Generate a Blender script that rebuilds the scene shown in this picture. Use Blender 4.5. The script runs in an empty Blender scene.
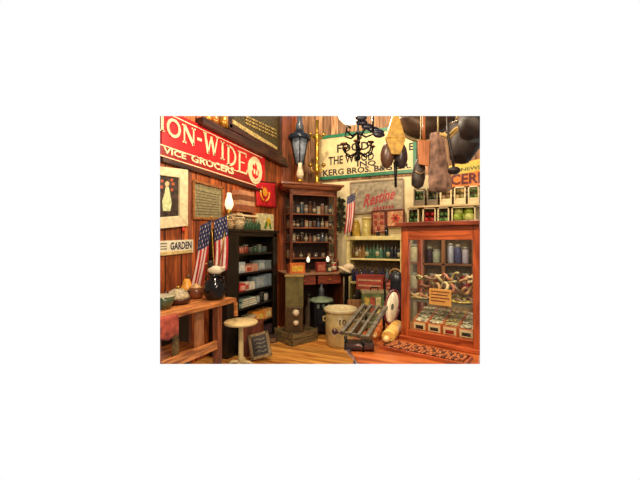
import bpy, bmesh, math, random
from mathutils import Matrix, Vector, Euler
random.seed(7)
C = bpy.context.scene.collection
PI = math.pi
# ------------------------------------------------------------------ room frame
# +Y runs along the left wall towards the corner, +X along the back wall, Z up, metres.
EYE = 1.55; F = 345.0; YAW = math.radians(24.2)
RV = Vector((math.cos(YAW), math.sin(YAW), 0)); FV = Vector((-math.sin(YAW), math.cos(YAW), 0))
WX = -3.25      # left wall plane
WY = 6.20       # back wall plane
def ray(px, py): return RV*((px-320)/F) + FV + Vector((0, 0, -(py-240)/F))
def P0(): return Vector((0, 0, EYE))
def onx(px, py, X): d = ray(px, py); return P0() + d*(X/d.x)
def ony(px, py, Y): d = ray(px, py); return P0() + d*(Y/d.y)
def onz(px, py, Z): d = ray(px, py); return P0() + d*((Z-EYE)/d.z)
def at(px, py, D): return P0() + ray(px, py)*D
# the built part of the shop ends where the view of it in the photograph ends (a cut-away room, open above and in front)
def _pl(a, b): return (P0(), ray(*a).cross(ray(*b)).normalized())
EXT = [_pl((160, 116), (480, 116)), _pl((480, 364), (160, 364)), _pl((160, 364), (160, 116)), _pl((480, 116), (480, 364))]
_c = ray(320, 240)
EXT = [(p, n if n.dot(_c) < 0 else -n) for p, n in EXT]
# ------------------------------------------------------------------ materials
def lin(c):
    o = []
    for v in c:
        v = v/255.0
        o.append(v/12.92 if v <= .04045 else ((v+.055)/1.055)**2.4)
    return (o[0], o[1], o[2], 1)
MATS = {}
def _new(name):
    m = bpy.data.materials.new(name); m.use_nodes = True
    nt = m.node_tree; b = nt.nodes['Principled BSDF']
    return m, nt, b
def plain(name, c, rough=.55, metal=0, var=.25, scale=18, trans=0, bump=.15, spec=None):
    if name in MATS: return MATS[name]
    m, nt, b = _new(name); N = nt.nodes; L = nt.links
    c = lin(c)
    tc = N.new('ShaderNodeTexCoord'); nz = N.new('ShaderNodeTexNoise'); nz.inputs['Scale'].default_value = scale; nz.inputs['Detail'].default_value = 5
    L.new(tc.outputs['Object'], nz.inputs['Vector'])
    rp = N.new('ShaderNodeValToRGB')
    rp.color_ramp.elements[0].position = .3; rp.color_ramp.elements[1].position = .7
    rp.color_ramp.elements[0].color = tuple(max(0, x*(1-var*1.6)) for x in c[:3])+(1,)
    rp.color_ramp.elements[1].color = tuple(min(1, x*(1+var)) for x in c[:3])+(1,)
    L.new(nz.outputs['Fac'], rp.inputs['Fac']); L.new(rp.outputs['Color'], b.inputs['Base Color'])
    if bump:
        bp = N.new('ShaderNodeBump'); bp.inputs['Strength'].default_value = bump; bp.inputs['Distance'].default_value = .01
        L.new(nz.outputs['Fac'], bp.inputs['Height']); L.new(bp.outputs['Normal'], b.inputs['Normal'])
    b.inputs['Roughness'].default_value = rough; b.inputs['Metallic'].default_value = metal
    b.inputs['Transmission Weight'].default_value = trans
    MATS[name] = m; return m
def wood(name, c1, c2, axis='x', scale=6, rough=.45, boards=0, btype='v', gap=None, bump=.25):
    """grain runs along `axis`; boards>0 adds separate planks of that width across the grain"""
    if name in MATS: return MATS[name]
    m, nt, b = _new(name); N = nt.nodes; L = nt.links
    tc = N.new('ShaderNodeTexCoord'); mp = N.new('ShaderNodeMapping')
    s = {'x': (.12, 1, 1), 'y': (1, .12, 1), 'z': (1, 1, .12)}[axis]
    mp.inputs['Scale'].default_value = [v*scale*2 for v in s]
    L.new(tc.outputs['Object'], mp.inputs['Vector'])
    nz = N.new('ShaderNodeTexNoise'); nz.inputs['Scale'].default_value = 2.2; nz.inputs['Detail'].default_value = 8; nz.inputs['Distortion'].default_value = .8
    L.new(mp.outputs['Vector'], nz.inputs['Vector'])
    rp = N.new('ShaderNodeValToRGB')
    rp.color_ramp.elements[0].position = .32; rp.color_ramp.elements[1].position = .68
    rp.color_ramp.elements[0].color = lin(c1); rp.color_ramp.elements[1].color = lin(c2)
    L.new(nz.outputs['Fac'], rp.inputs['Fac'])
    out = rp.outputs['Color']
    if boards:
        sp = N.new('ShaderNodeSeparateXYZ'); L.new(tc.outputs['Object'], sp.inputs[0])
        src = {'v': None, 'X': 'X', 'Y': 'Y', 'Z': 'Z'}[btype]
        dv = N.new('ShaderNodeMath'); dv.operation = 'DIVIDE'; L.new(sp.outputs[src], dv.inputs[0]); dv.inputs[1].default_value = boards
        fl = N.new('ShaderNodeMath'); fl.operation = 'FLOOR'; L.new(dv.outputs[0], fl.inputs[0])
        fr = N.new('ShaderNodeMath'); fr.operation = 'FRACT'; L.new(dv.outputs[0], fr.inputs[0])
        wn = N.new('ShaderNodeTexWhiteNoise'); wn.noise_dimensions = '1D'; L.new(fl.outputs[0], wn.inputs['W'])
        mr = N.new('ShaderNodeMapRange'); mr.inputs[3].default_value = .55; mr.inputs[4].default_value = 1.25; L.new(wn.outputs['Value'], mr.inputs[0])
        mx = N.new('ShaderNodeVectorMath'); mx.operation = 'SCALE'; L.new(out, mx.inputs[0]); L.new(mr.outputs[0], mx.inputs['Scale'])
        gp = N.new('ShaderNodeMath'); gp.operation = 'GREATER_THAN'; L.new(fr.outputs[0], gp.inputs[0]); gp.inputs[1].default_value = .07
        m2 = N.new('ShaderNodeMix'); m2.data_type = 'RGBA'; L.new(gp.outputs[0], m2.inputs[0])
        m2.inputs[6].default_value = lin(gap or (30, 14, 8)); L.new(mx.outputs[0], m2.inputs[7])
        out = m2.outputs[2]
    L.new(out, b.inputs['Base Color'])
    bp = N.new('ShaderNodeBump'); bp.inputs['Strength'].default_value = bump; bp.inputs['Distance'].default_value = .006
    L.new(nz.outputs['Fac'], bp.inputs['Height']); L.new(bp.outputs['Normal'], b.inputs['Normal'])
    b.inputs['Roughness'].default_value = rough
    MATS[name] = m; return m
def glassm(name='clear glass', c=(250, 252, 250), gl=.035):
    if name in MATS: return MATS[name]
    m = bpy.data.materials.new(name); m.use_nodes = True; nt = m.node_tree; N = nt.nodes; L = nt.links
    N.remove(N['Principled BSDF'])
    t = N.new('ShaderNodeBsdfTransparent'); t.inputs[0].default_value = lin(c)
    g = N.new('ShaderNodeBsdfGlossy'); g.inputs['Roughness'].default_value = .03
    x = N.new('ShaderNodeMixShader'); x.inputs[0].default_value = gl
    L.new(t.outputs[0], x.inputs[1]); L.new(g.outputs[0], x.inputs[2]); L.new(x.outputs[0], N['Material Output'].inputs[0])
    MATS[name] = m; return m
def glow(name, c, s):
    if name in MATS: return MATS[name]
    m, nt, b = _new(name)
    b.inputs['Base Color'].default_value = lin(c); b.inputs['Emission Color'].default_value = lin(c); b.inputs['Emission Strength'].default_value = s
    MATS[name] = m; return m
def col(c, **k): return plain('paint %d %d %d' % c + ('m' if k.get('metal') else '') + ('t' if k.get('trans') else ''), c, **k)
def tint(c): return col(c, rough=.12, trans=.25, var=.12, bump=0)
RED_WOOD = wood('red brown wall boards', (104, 42, 18), (214, 112, 54), 'z', 5, .5, .24, 'Y')
TAN_WOOD = wood('tan upper boards', (120, 78, 50), (214, 160, 112), 'z', 5, .6, .16, 'X', (70, 42, 26))
FLOOR_W = wood('orange plank floor', (190, 104, 36), (255, 190, 96), 'x', 4, .35, .13, 'Y', (120, 60, 22))
CREAM = plain('cream plaster', (232, 214, 168), .8, var=.12, scale=5)
BLACKW = wood('black painted wood', (14, 11, 9), (42, 34, 28), 'z', 6, .35)
HUTCHW = wood('dark walnut', (58, 24, 12), (128, 66, 36), 'z', 6, .3)
HUTCHX = wood('dark walnut rail', (84, 40, 22), (158, 92, 58), 'x', 6, .3)
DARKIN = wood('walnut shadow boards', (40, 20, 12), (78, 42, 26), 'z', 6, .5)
CASEW = wood('orange oak', (112, 42, 18), (192, 92, 46), 'z', 6, .3)
CASEX = wood('orange oak rail', (118, 46, 20), (196, 96, 50), 'x', 6, .3)
TABLEW = wood('honey table top', (124, 50, 18), (204, 112, 54), 'x', 3, .28)
RUST = wood('rough work table wood', (122, 58, 26), (240, 156, 84), 'y', 7, .5)
RUSTZ = wood('rough work table leg wood', (92, 44, 22), (178, 98, 56), 'z', 5, .5)
GREYW = wood('weathered crate wood', (74, 60, 38), (142, 122, 82), 'x', 6, .6)
CREAMP = plain('cream shelf paint', (240, 224, 150), .5, var=.15, scale=9)
SIGNRED = plain('sign red enamel', (206, 22, 34), .35, var=.14, scale=6, bump=.05)
SIGNRED2 = plain('sign dark red enamel', (150, 20, 26), .35, var=.14, scale=6, bump=.05)
SIGNCREAM = plain('sign cream paint', (240, 214, 170), .5, var=.1)
BLK = plain('black iron', (22, 20, 20), .4, .6, var=.3)
BRASS = plain('aged brass', (190, 148, 60), .3, .85, var=.25)
TIN = plain('dull tin', (150, 146, 130), .35, .8, var=.25)
GLASS = glassm()
INK = plain('black ink', (26, 22, 22), .6, var=.05, bump=0)
# ------------------------------------------------------------------ mesh helper
class MB:
    def __init__(s): s.bm = bmesh.new(); s.mi = 0; s.mats = []
    def use(s, mat):
        if mat not in s.mats: s.mats.append(mat)
        s.mi = s.mats.index(mat); return s
    def _f(s, vs, sm=False):
        try:
            f = s.bm.faces.new(vs); f.material_index = s.mi; f.smooth = sm; return f
        except ValueError: return None
    def box(s, x0, x1, y0, y1, z0, z1):
        return s.hexa([(x0, y0, z0), (x1, y0, z0), (x1, y1, z0), (x0, y1, z0)], [(x0, y0, z1), (x1, y0, z1), (x1, y1, z1), (x0, y1, z1)])
    def hexa(s, lo, hi):
        a = [s.bm.verts.new(p) for p in lo]; b = [s.bm.verts.new(p) for p in hi]; n = len(a)
        s._f(a[::-1]); s._f(b)
        for i in range(n): s._f([a[i], a[(i+1) % n], b[(i+1) % n], b[i]])
        return s
    def prism(s, poly, z0, z1): return s.hexa([(x, y, z0) for x, y in poly], [(x, y, z1) for x, y in poly])
    def slab(s, pts, off):
        """plate through 3D points, thickened by the vector off"""
        o = Vector(off); return s.hexa([tuple(p) for p in pts], [tuple(Vector(p)+o) for p in pts])
    def obox(s, c, size, rot=(0, 0, 0)):
        R = Euler(rot).to_matrix(); hx, hy, hz = [v/2 for v in size]; c = Vector(c)
        q = lambda z: [tuple(c + R @ Vector((x*hx, y*hy, z*hz))) for x, y in ((-1, -1), (1, -1), (1, 1), (-1, 1))]
        return s.hexa(q(-1), q(1))
    def bar(s, a, b, w, h, up=(0, 0, 1)):
        a = Vector(a); b = Vector(b); d = (b-a).normalized(); sd = d.cross(Vector(up)).normalized(); u = sd.cross(d)
        q = lambda p: [tuple(p + sd*x*w/2 + u*z*h/2) for x, z in ((-1, -1), (1, -1), (1, 1), (-1, 1))]
        return s.hexa(q(a), q(b))
    def tube(s, pts, r, n=8, caps=True):
        pts = [Vector(p) for p in pts]; k = len(pts); rr = r if isinstance(r, (list, tuple)) else [r]*k
        rings = []; ref = None
        for i, p in enumerate(pts):
            d = (pts[min(i+1, k-1)]-pts[max(i-1, 0)]).normalized()
            if ref is None: ref = d.orthogonal().normalized()
            ref = (ref - d*ref.dot(d)).normalized(); b2 = d.cross(ref)
            rings.append([s.bm.verts.new(p + (ref*math.cos(2*PI*j/n)+b2*math.sin(2*PI*j/n))*rr[i]) for j in range(n)])
        for i in range(k-1):
            for j in range(n): s._f([rings[i][j], rings[i][(j+1) % n], rings[i+1][(j+1) % n], rings[i+1][j]], True)
        if caps: s._f(rings[0][::-1]); s._f(rings[-1])
        return s
    def cyl(s, a, b, r0, r1=None, n=16): return s.tube([a, b], [r0, r0 if r1 is None else r1], n)
    def lathe(s, prof, c=(0, 0, 0), n=20, sx=1, sy=1, M=None):
        rings = []
        for r, z in prof:
            ring = []
            for j in range(n):
                v = Vector((r*math.cos(2*PI*j/n)*sx, r*math.sin(2*PI*j/n)*sy, z))
                if M: v = M @ v
                ring.append(s.bm.verts.new(v+Vector(c)))
            rings.append(ring)
        for i in range(len(prof)-1):
            for j in range(n): s._f([rings[i][j], rings[i][(j+1) % n], rings[i+1][(j+1) % n], rings[i+1][j]], True)
        s._f(rings[0][::-1]); s._f(rings[-1]); return s
    def ball(s, c, r, n=14, sq=(1, 1, 1), M=None):
        k = 8; return s.lathe([(max(r*math.sin(PI*i/k), r*.02)*sq[0], -r*math.cos(PI*i/k)*sq[2]) for i in range(k+1)], c, n, 1, sq[1]/sq[0], M)
    def text(s, body, tl, tr, br, bl, depth, thick=.004, font_ratio=None):
        """lettering stretched over the four corner points of a flat surface, raised by `depth`"""
        cu = bpy.data.curves.new('t', 'FONT'); cu.body = body; cu.resolution_u = 2; cu.offset = .028
        ob = bpy.data.objects.new('t', cu); C.objects.link(ob); dg = bpy.context.evaluated_depsgraph_get()
        me = bpy.data.meshes.new_from_object(ob.evaluated_get(dg)); bpy.data.objects.remove(ob); bpy.data.curves.remove(cu)
        if not me.vertices: return s
        xs = [v.co.x for v in me.vertices]; ys = [v.co.y for v in me.vertices]
        x0, x1, y0, y1 = min(xs), max(xs), min(ys), max(ys)
        tl, tr, br, bl, dp = map(Vector, (tl, tr, br, bl, depth))
        vs = []
        for v in me.vertices:
            a = (v.co.x-x0)/max(x1-x0, 1e-6); b = (v.co.y-y0)/max(y1-y0, 1e-6)
            vs.append(s.bm.verts.new((bl*(1-a)+br*a)*(1-b) + (tl*(1-a)+tr*a)*b + dp))
        for p in me.polygons: s._f([vs[i] for i in p.vertices])
        bpy.data.meshes.remove(me); return s
    def build(s, name, mat=None, parent=None, loc=None, rz=0, world=False, bevel=0, smooth=False, extent=True, recalc=True):
        bm = s.bm
        if world and parent is not None: bm.transform(MW(parent).inverted())
        W = MW(parent) if parent is not None else (Matrix.Translation(loc or (0, 0, 0)) @ Matrix.Rotation(rz, 4, 'Z'))
        if world and parent is None and loc is not None: bm.transform(W.inverted())
        if recalc: bmesh.ops.recalc_face_normals(bm, faces=bm.faces)
        if extent:
            Wi = W.inverted(); R = Wi.to_3x3()
            for p, n in EXT:
                pc = Wi @ p; nn = (R @ n).normalized()
                if any((v.co-pc).dot(nn) > 2e-4 for v in bm.verts):
                    g = bmesh.ops.bisect_plane(bm, geom=bm.verts[:]+bm.edges[:]+bm.faces[:], plane_co=pc, plane_no=nn, clear_outer=True)
                    ed = [e for e in g['geom_cut'] if isinstance(e, bmesh.types.BMEdge) and e.is_valid]
                    if ed:
                        try: bmesh.ops.edgeloop_fill(bm, edges=ed)
                        except Exception: pass
        if not bm.verts: return None
        me = bpy.data.meshes.new(name); bm.to_mesh(me); bm.free()
        for m in (s.mats or [mat]): me.materials.append(m)
        if smooth:
            for f in me.polygons: f.use_smooth = True
        o = bpy.data.objects.new(name, me); C.objects.link(o)
        if parent is not None: o.parent = parent
        else: o.location = loc or (0, 0, 0); o.rotation_euler = (0, 0, rz)
        if bevel:
            b = o.modifiers.new('edge', 'BEVEL'); b.width = bevel; b.segments = 2; b.limit_method = 'ANGLE'
        return o
def MW(o):
    m = Matrix.Translation(o.location) @ o.rotation_euler.to_matrix().to_4x4()
    return MW(o.parent) @ m if o.parent else m
def tag(o, label, cat, group=None, kind=None):
    if o is None: return o
    if label: o['label'] = label
    if cat: o['category'] = cat
    if group: o['group'] = group
    if kind: o['kind'] = kind
    return o
def thing(name, label, cat, loc=(0, 0, 0), rz=0, group=None):
    o = bpy.data.objects.new(name, None); C.objects.link(o); o.empty_display_size = .05
    o.location = loc; o.rotation_euler = (0, 0, rz); return tag(o, label, cat, group)
def struct(o): o['kind'] = 'structure'; return o
ORD = ['first', 'second', 'third', 'fourth', 'fifth', 'sixth', 'seventh', 'eighth', 'ninth', 'tenth', 'eleventh', 'twelfth', 'thirteenth', 'fourteenth', 'fifteenth', 'sixteenth', 'seventeenth', 'eighteenth', 'nineteenth', 'twentieth']
def LX(px, py, off=0): return onx(px, py, WX+off)     # a point on the left wall
def BY(px, py, off=0): return ony(px, py, WY-off)     # a point on the back wall
NX = Vector((1, 0, 0)); NB = Vector((0, -1, 0))
def inframe(T, x, y, z):
    """world place of a point given in the local frame (location, rz) of a piece of furniture"""
    l, rz = T; return (l[0]+x*math.cos(rz)-y*math.sin(rz), l[1]+x*math.sin(rz)+y*math.cos(rz), l[2]+z)
# ------------------------------------------------------------------ room shell
yL = onx(160, 240, WX).y; xR = ony(480, 240, WY).x
m = MB(); m.slab([(WX, yL, 0), (WX, WY, 0), (WX, WY, 4.4), (WX, yL, 4.4)], (-.06, 0, 0)); struct(m.build('wall_left', RED_WOOD))
m = MB(); m.slab([(WX, WY, 0), (xR, WY, 0), (xR, WY, 4.4), (WX, WY, 4.4)], (0, .06, 0)); struct(m.build('wall_back', CREAM))
a = BY(300, 100).z; zb = BY(330, 182).z
m = MB(); m.box(WX, xR, WY-.012, WY, zb, 4.3); struct(m.build('trim_1', TAN_WOOD))
m = MB(); m.box(WX, WX+.5, WY-.012, WY, 0, zb); struct(m.build('trim_2', TAN_WOOD))
m = MB(); m.box(WX-.06, xR+.1, 2.9, WY+.06, -.05, 0); struct(m.build('floor', FLOOR_W))
# corner post and the dark rail above the red sign
CP = wood('corner post wood', (86, 40, 24), (156, 88, 60), 'z', 5, .5)
m = MB(); m.box(WX, WX+.07, LX(281, 200).y, LX(289, 200).y, 0, 4.4); struct(m.build('trim_3', CP, bevel=.006))
RAILD = wood('dark rail wood', (30, 14, 10), (74, 38, 26), 'y', 5, .4)
m = MB(); m.slab([LX(196, 118), LX(281, 159), LX(283, 168), LX(196, 125)], (.12, 0, 0)); struct(m.build('trim_4', RAILD, bevel=.005))
m = MB(); m.box(WX, WX+.008, LX(188, 200).y, LX(191.5, 200).y, 0, LX(190, 166).z); struct(m.build('trim_5', CP, bevel=.004))
m = MB(); m.slab([LX(160, 157.5), LX(262, 190), LX(262, 193), LX(160, 162)], (.05, 0, 0)); struct(m.build('trim_6', RAILD, bevel=.004))
# ------------------------------------------------------------------ red grocers sign
def wall_thing(name, label, cat, p, rz, group=None): return thing(name, label, cat, p, rz, group)
t = thing('grocers_sign', 'long red enamel grocers sign with cream letters on the board wall', 'sign', LX(212, 165), PI/2)
m = MB(); m.slab([LX(160, 157), LX(263, 189.5), LX(263.5, 156), LX(160, 107)], (.03, 0, 0)); m.build('board', SIGNRED, t, world=True)
m = MB(); m.slab([LX(160, 156, .03), LX(263, 188.5, .03), LX(263, 181, .03), LX(160, 145, .03)], (.003, 0, 0)); m.build('lower_band', SIGNRED2, t, world=True)
for n_, a_, b_ in (('lower_line', (160, 155), (262.5, 187.6)), ('middle_line', (160, 144.2), (246, 174.2)), ('upper_line', (170, 114.5), (262.5, 158))):
    pa, pb = LX(*a_, .034), LX(*b_, .034)
    m = MB(); m.bar(pa, pb, .004, .012, up=(0, 0, 1)); m.build('painted_line', SIGNCREAM, t, world=True)
# hand-cut serif capitals
def stroke(m, quad, segs, w):
    tl, tr, br, bl = quad
    f = lambda s, u: (bl*(1-s)+br*s)*(1-u)+(tl*(1-s)+tr*s)*u
    for seg in segs:
        ww = w*(seg[2] if len(seg) > 2 else 1)
        a, b = f(*seg[0]), f(*seg[1]); d = (b-a).normalized(); n = d.cross(NX).normalized()*ww/2
        m.slab([a-n, b-n, b+n, a+n], (.006, 0, 0))
def arc(cx, cy, rx, ry, a0, a1, k=12, w=1): 
    p = [(cx+rx*math.cos(a0+(a1-a0)*i/k), cy+ry*math.sin(a0+(a1-a0)*i/k)) for i in range(k+1)]
    return [(p[i], p[i+1], w) for i in range(k)]
GL = {'I': [((.5, 0), (.5, 1)), ((.2, .03), (.8, .03), .5), ((.2, .97), (.8, .97), .5)],
      'O': arc(.5, .5, .42, .46, 0, 2*PI, 18),
      'N': [((.18, 0), (.18, 1), .6), ((.18, 1), (.84, 0), 1.2), ((.84, 0), (.84, 1), .6), ((.02, .97), (.3, .97), .5), ((.05, .03), (.32, .03), .5), ((.7, .97), (1, .97), .5)],
      '-': [((.1, .5), (.9, .5))],
      'W': [((.1, 1), (.3, 0), 1.1), ((.3, 0), (.5, .9), .6), ((.5, .9), (.7, 0), 1.1), ((.7, 0), (.92, 1), .6), ((0, .97), (.22, .97), .5), ((.8, .97), (1, .97), .5)],
      'D': [((.2, 0), (.2, 1))]+arc(.25, .5, .62, .47, -PI/2, PI/2, 12)+[((.05, .97), (.35, .97), .5), ((.05, .03), (.35, .03), .5)],
      'E': [((.25, 0), (.25, 1)), ((.1, .97), (.85, .97), .6), ((.1, .03), (.9, .03), .7), ((.25, .5), (.7, .5), .5), ((.85, .97), (.85, .8), .5), ((.9, .03), (.95, .22), .6)]}
for ch, x0, x1, y0, y1 in (('I', 158.5, 165.5, 113, 131), ('O', 166.5, 180.5, 119.5, 137), ('N', 181.5, 195.5, 126.5, 144), ('-', 196.5, 202, 134, 145), ('W', 203, 218.5, 134.5, 154.5), ('I', 219, 225.5, 141.5, 159.5), ('D', 226, 236.5, 146.5, 166), ('E', 236.5, 247.5, 152, 173)):
    s = .40; dy = (x1-x0)/2*s
    q = [LX(x0, y0-dy, .034), LX(x1, y0+dy, .034), LX(x1, y1+dy*.8, .034), LX(x0, y1-dy*.8, .034)]
    m = MB(); stroke(m, q, GL[ch], .034); m.build('letter', SIGNCREAM, t, world=True)
m = MB(); m.text('VICE', LX(161, 146.5), LX(184, 153.5), LX(184, 160), LX(161, 153), (.036, 0, 0)); m.build('lettering', SIGNCREAM, t, world=True)
m = MB(); m.text('GROCERS', LX(189, 154.5), LX(232, 168), LX(232, 175), LX(189, 161.5), (.036, 0, 0)); m.build('lettering', SIGNCREAM, t, world=True)
c0 = LX(255, 170.5, .035); ry_ = (LX(262, 170).y-LX(248, 170).y)/2; rz_ = (LX(255, 157).z-LX(255, 184).z)/2
def disc(m, c, ry, rz, k=24, th=.006, holes=None):
    m.slab([c+Vector((0, math.cos(2*PI*i/k)*ry, math.sin(2*PI*i/k)*rz)) for i in range(k)], (th, 0, 0))
m = MB(); disc(m, c0, ry_, rz_); rd = m.build('roundel', SIGNCREAM, t, world=True)
m = MB()
for pts in ([(-.5, -.6), (.0, -.78), (.5, -.55), (.62, .0), (.3, .1), (.25, .5), (.0, .72), (-.12, .3), (-.3, .55), (-.55, .35), (-.4, .05), (-.62, -.2)],):
    m.slab([c0+Vector((.006, y*ry_*.8, z*rz_*.8)) for y, z in pts], (.003, 0, 0))
m.build('emblem', SIGNRED, rd, world=True)
m = MB()
for yy, zz in ((-.15, -.1), (.2, -.15)): disc(m, c0+Vector((.009, yy*ry_, zz*rz_)), ry_*.13, rz_*.2, 10, .002)
m.build('emblem_spot', SIGNCREAM, rd, world=True)
# ------------------------------------------------------------------ dark framed sign above
t = thing('framed_sign', 'dark framed old sign with faded gold lettering above the red sign', 'framed sign', LX(254, 135), PI/2)
m = MB(); m.slab([LX(227, 100), LX(280, 100), LX(280, 156), LX(227, 127)], (.03, 0, 0)); m.build('panel', plain('olive brown panel', (74, 62, 34), .5, scale=30, var=.5), t, world=True)
for a_, b_, w_ in (((229, 100), (229, 128), .09), ((228, 126), (281, 155), .08), ((280, 100), (280, 156), .07)):
    m = MB(); pa, pb = LX(*a_, .05), LX(*b_, .05); d = (pb-pa).normalized(); n = d.cross(NX).normalized()*w_/2; m.slab([pa-n, pb-n, pb+n, pa+n], (.03, 0, 0)); m.build('frame_rail', RAILD, t, world=True, bevel=.004)
m = MB(); m.slab([LX(232, 119, .031), LX(277, 147, .031), LX(277, 151.5, .031), LX(232, 123, .031)], (.004, 0, 0)); m.build('gold_strip', plain('faded gold', (196, 168, 104), .4, .2, scale=40, var=.4), t, world=True)
FG = plain('faded gold strokes', (170, 142, 80), .5, var=.3)
for q in ([(246, 113), (277, 127), (277, 136), (246, 120)],):
    m = MB()
    for i in range(5):
        x0 = 246+i*6.4
        for j in range(3):
            y0 = 116+i*3.0+j*3.4; m.tube([LX(x0+u*5.4, y0+u*2.6+(1.3 if k % 2 else -.3), .034) for k, u in enumerate((0, .2, .4, .6, .8, 1))], .011, 5)
    m.build('worn_strokes', FG, t, world=True)
# gold tins on the rail
for i, (px, c_, w_) in enumerate(((203, (224, 150, 52), 6), (210.5, (206, 128, 60), 5.5), (219, (176, 120, 40), 7))):
    y0, y1 = LX(px-w_/2, 120).y, LX(px+w_/2, 120).y; zz = LX(px, 116+(px-196)*.482+2).z
    t = thing('canister', ['orange gold canister leftmost on the dark rail above the red sign', 'copper coloured canister between two others on the dark rail', 'dull gold canister beside the dark framed sign'][i], 'canister', (WX+.07, (y0+y1)/2, zz), PI/2)
    h = .32; m = MB(); r = (y1-y0)/2.1; m.lathe([(r, 0), (r, h*.8), (r*.9, h*.85)]); m.build('body', col(c_, rough=.3, metal=.5), t)
    m = MB(); m.lathe([(r*.93, h*.85), (r*.93, h*.95), (r*.2, h)]); m.build('lid', BRASS, t)
# ------------------------------------------------------------------ framed picture of a figure
t = thing('framed_picture', 'cream framed picture of a figure in pale dress on the board wall', 'picture', LX(172, 197), PI/2)
m = MB(); m.slab([LX(158, 174, 0), LX(178, 176, 0), LX(178, 217, 0), LX(158, 220, 0)], (.02, 0, 0)); m.build('print', plain('dark print', (62, 44, 34), .5, scale=22, var=.8), t, world=True)
FRC = plain('cream frame', (226, 208, 168), .4, var=.15)
for q in ([(150, 166), (185.5, 170), (177, 178), (150, 174.5)], [(185.5, 170), (185.5, 226), (177, 216), (177, 178)], [(185.5, 226), (150, 229.5), (150, 218), (177, 216)]):
    m = MB(); m.slab([LX(*p, 0) for p in q], (.045, 0, 0)); m.build('frame_rail', FRC, t, world=True, bevel=.005)
m = MB(); pts = [(163, 211), (162, 201), (164.5, 193), (165.5, 187), (168.5, 187), (170, 194), (171.5, 203), (170, 211)]
m.slab([LX(*p, .02) for p in pts], (.003, 0, 0)); m.build('painted_dress', plain('pale green white', (206, 212, 158), .5, var=.2, scale=30), t, world=True)
m = MB(); m.slab([LX(167+2.2*math.cos(i*PI/5), 184+2.8*math.sin(i*PI/5), .02) for i in range(10)], (.003, 0, 0)); m.build('painted_head', col((222, 176, 130)), t, world=True)
m = MB()
for px, py in ((162, 181), (171.5, 180), (173, 184), (161.5, 187), (172, 190)): m.slab([LX(px+1.5*math.cos(i*PI/4), py+1.7*math.sin(i*PI/4), .02) for i in range(8)], (.002, 0, 0))
m.build('painted_flowers', col((190, 86, 50)), t, world=True)
# ------------------------------------------------------------------ garden sign
t = thing('garden_sign', 'narrow white sign reading GARDEN below the cream framed picture', 'sign', LX(176, 247), PI/2)
m = MB(); m.slab([LX(158, 241), LX(192, 239.5), LX(192, 252.5), LX(158, 256)], (.02, 0, 0)); m.build('board', plain('sign white', (232, 224, 198), .5, var=.08), t, world=True)
m = MB(); m.slab([LX(158, 252.5, .02), LX(192, 249.8, .02), LX(192, 252.5, .02), LX(158, 256, .02)], (.003, 0, 0)); m.build('lower_edge', col((226, 196, 130)), t, world=True)
m = MB(); m.text('GARDEN', LX(169, 242.3), LX(190.3, 241.3), LX(190.3, 248.6), LX(169, 250), (.022, 0, 0)); m.build('lettering', plain('navy ink', (30, 34, 66), .5, var=.05, bump=0), t, world=True)
m = MB()
for yy in (243.6, 246.3, 249): m.bar(LX(160.5, yy, .022), LX(167, yy-.3, .022), .004, .01)
m.build('small_print', col((120, 116, 104)), t, world=True)
m = MB(); p = LX(182, 232, 0); m.lathe([(.012, 0), (.02, .03), (.014, .06), (.004, .07)]); tag(m.build('wall_hook', col((220, 60, 40)), loc=tuple(p+NX*.02)), 'tiny red hook on the boards above the garden sign', 'hook')
# ------------------------------------------------------------------ grey chart
t = thing('framed_chart', 'grey printed chart in thin wooden frame left of the oil lamp', 'chart', LX(207, 200), PI/2)
m = MB(); m.slab([LX(193, 183), LX(222, 190), LX(222, 218.5), LX(193, 217)], (.012, 0, 0)); m.build('sheet', plain('aged grey paper', (142, 130, 92), .7, scale=50, var=.3), t, world=True)
m = MB(); 
for i in range(9):
    yy = 190+i*3; m.bar(LX(196, yy, .013), LX(219, yy+5.2-i*.55, .013), .003, .008)
m.build('print_lines', col((88, 78, 56)), t, world=True)
for a_, b_ in (((192.5, 180.5), (222.5, 188.5)), ((192.5, 218), (222.5, 219.5)), ((193, 181), (193, 218)), ((222, 188), (222, 219))):
    m = MB(); pa, pb = LX(*a_, .012), LX(*b_, .012); d = (pb-pa).normalized(); n = d.cross(NX).normalized()*.014; m.slab([pa-n, pb-n, pb+n, pa+n], (.02, 0, 0)); m.build('frame_rail', wood('chart frame', (110, 60, 28), (180, 116, 62), 'y', 5), t, world=True)
# ------------------------------------------------------------------ small containers
def bottle(name, label, loc, h, r, c, cap=(60, 40, 30), group=None, cat='bottle', parts=True, neck=.35, paper=None, rz=0):
    mt = c if not isinstance(c, tuple) else tint(c)
    if not parts:
        m = MB(); m.lathe([(r*.92, 0), (r, h*.04), (r, h*.55), (r*neck, h*.76), (r*neck, h), (r*.3, h)], n=12); return tag(m.build(name, mt, loc=tuple(loc), rz=rz), label, cat, group)
    t = thing(name, label, cat, tuple(loc), rz, group)
    m = MB(); m.lathe([(r*.92, 0), (r, h*.04), (r, h*.55), (r*neck, h*.74), (r*neck, h*.93), (r*.3, h*.93)], n=14); m.build('body', mt, t)
    m = MB(); m.lathe([(r*neck*1.25, h*.91), (r*neck*1.25, h*.99), (r*neck, h)], n=12); m.build('cap', col(cap), t)
    if paper: m = MB(); m.lathe([(r*1.02, h*.15), (r*1.02, h*.45)], n=14); m.build('paper_label', col(paper), t)
    return t
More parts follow.
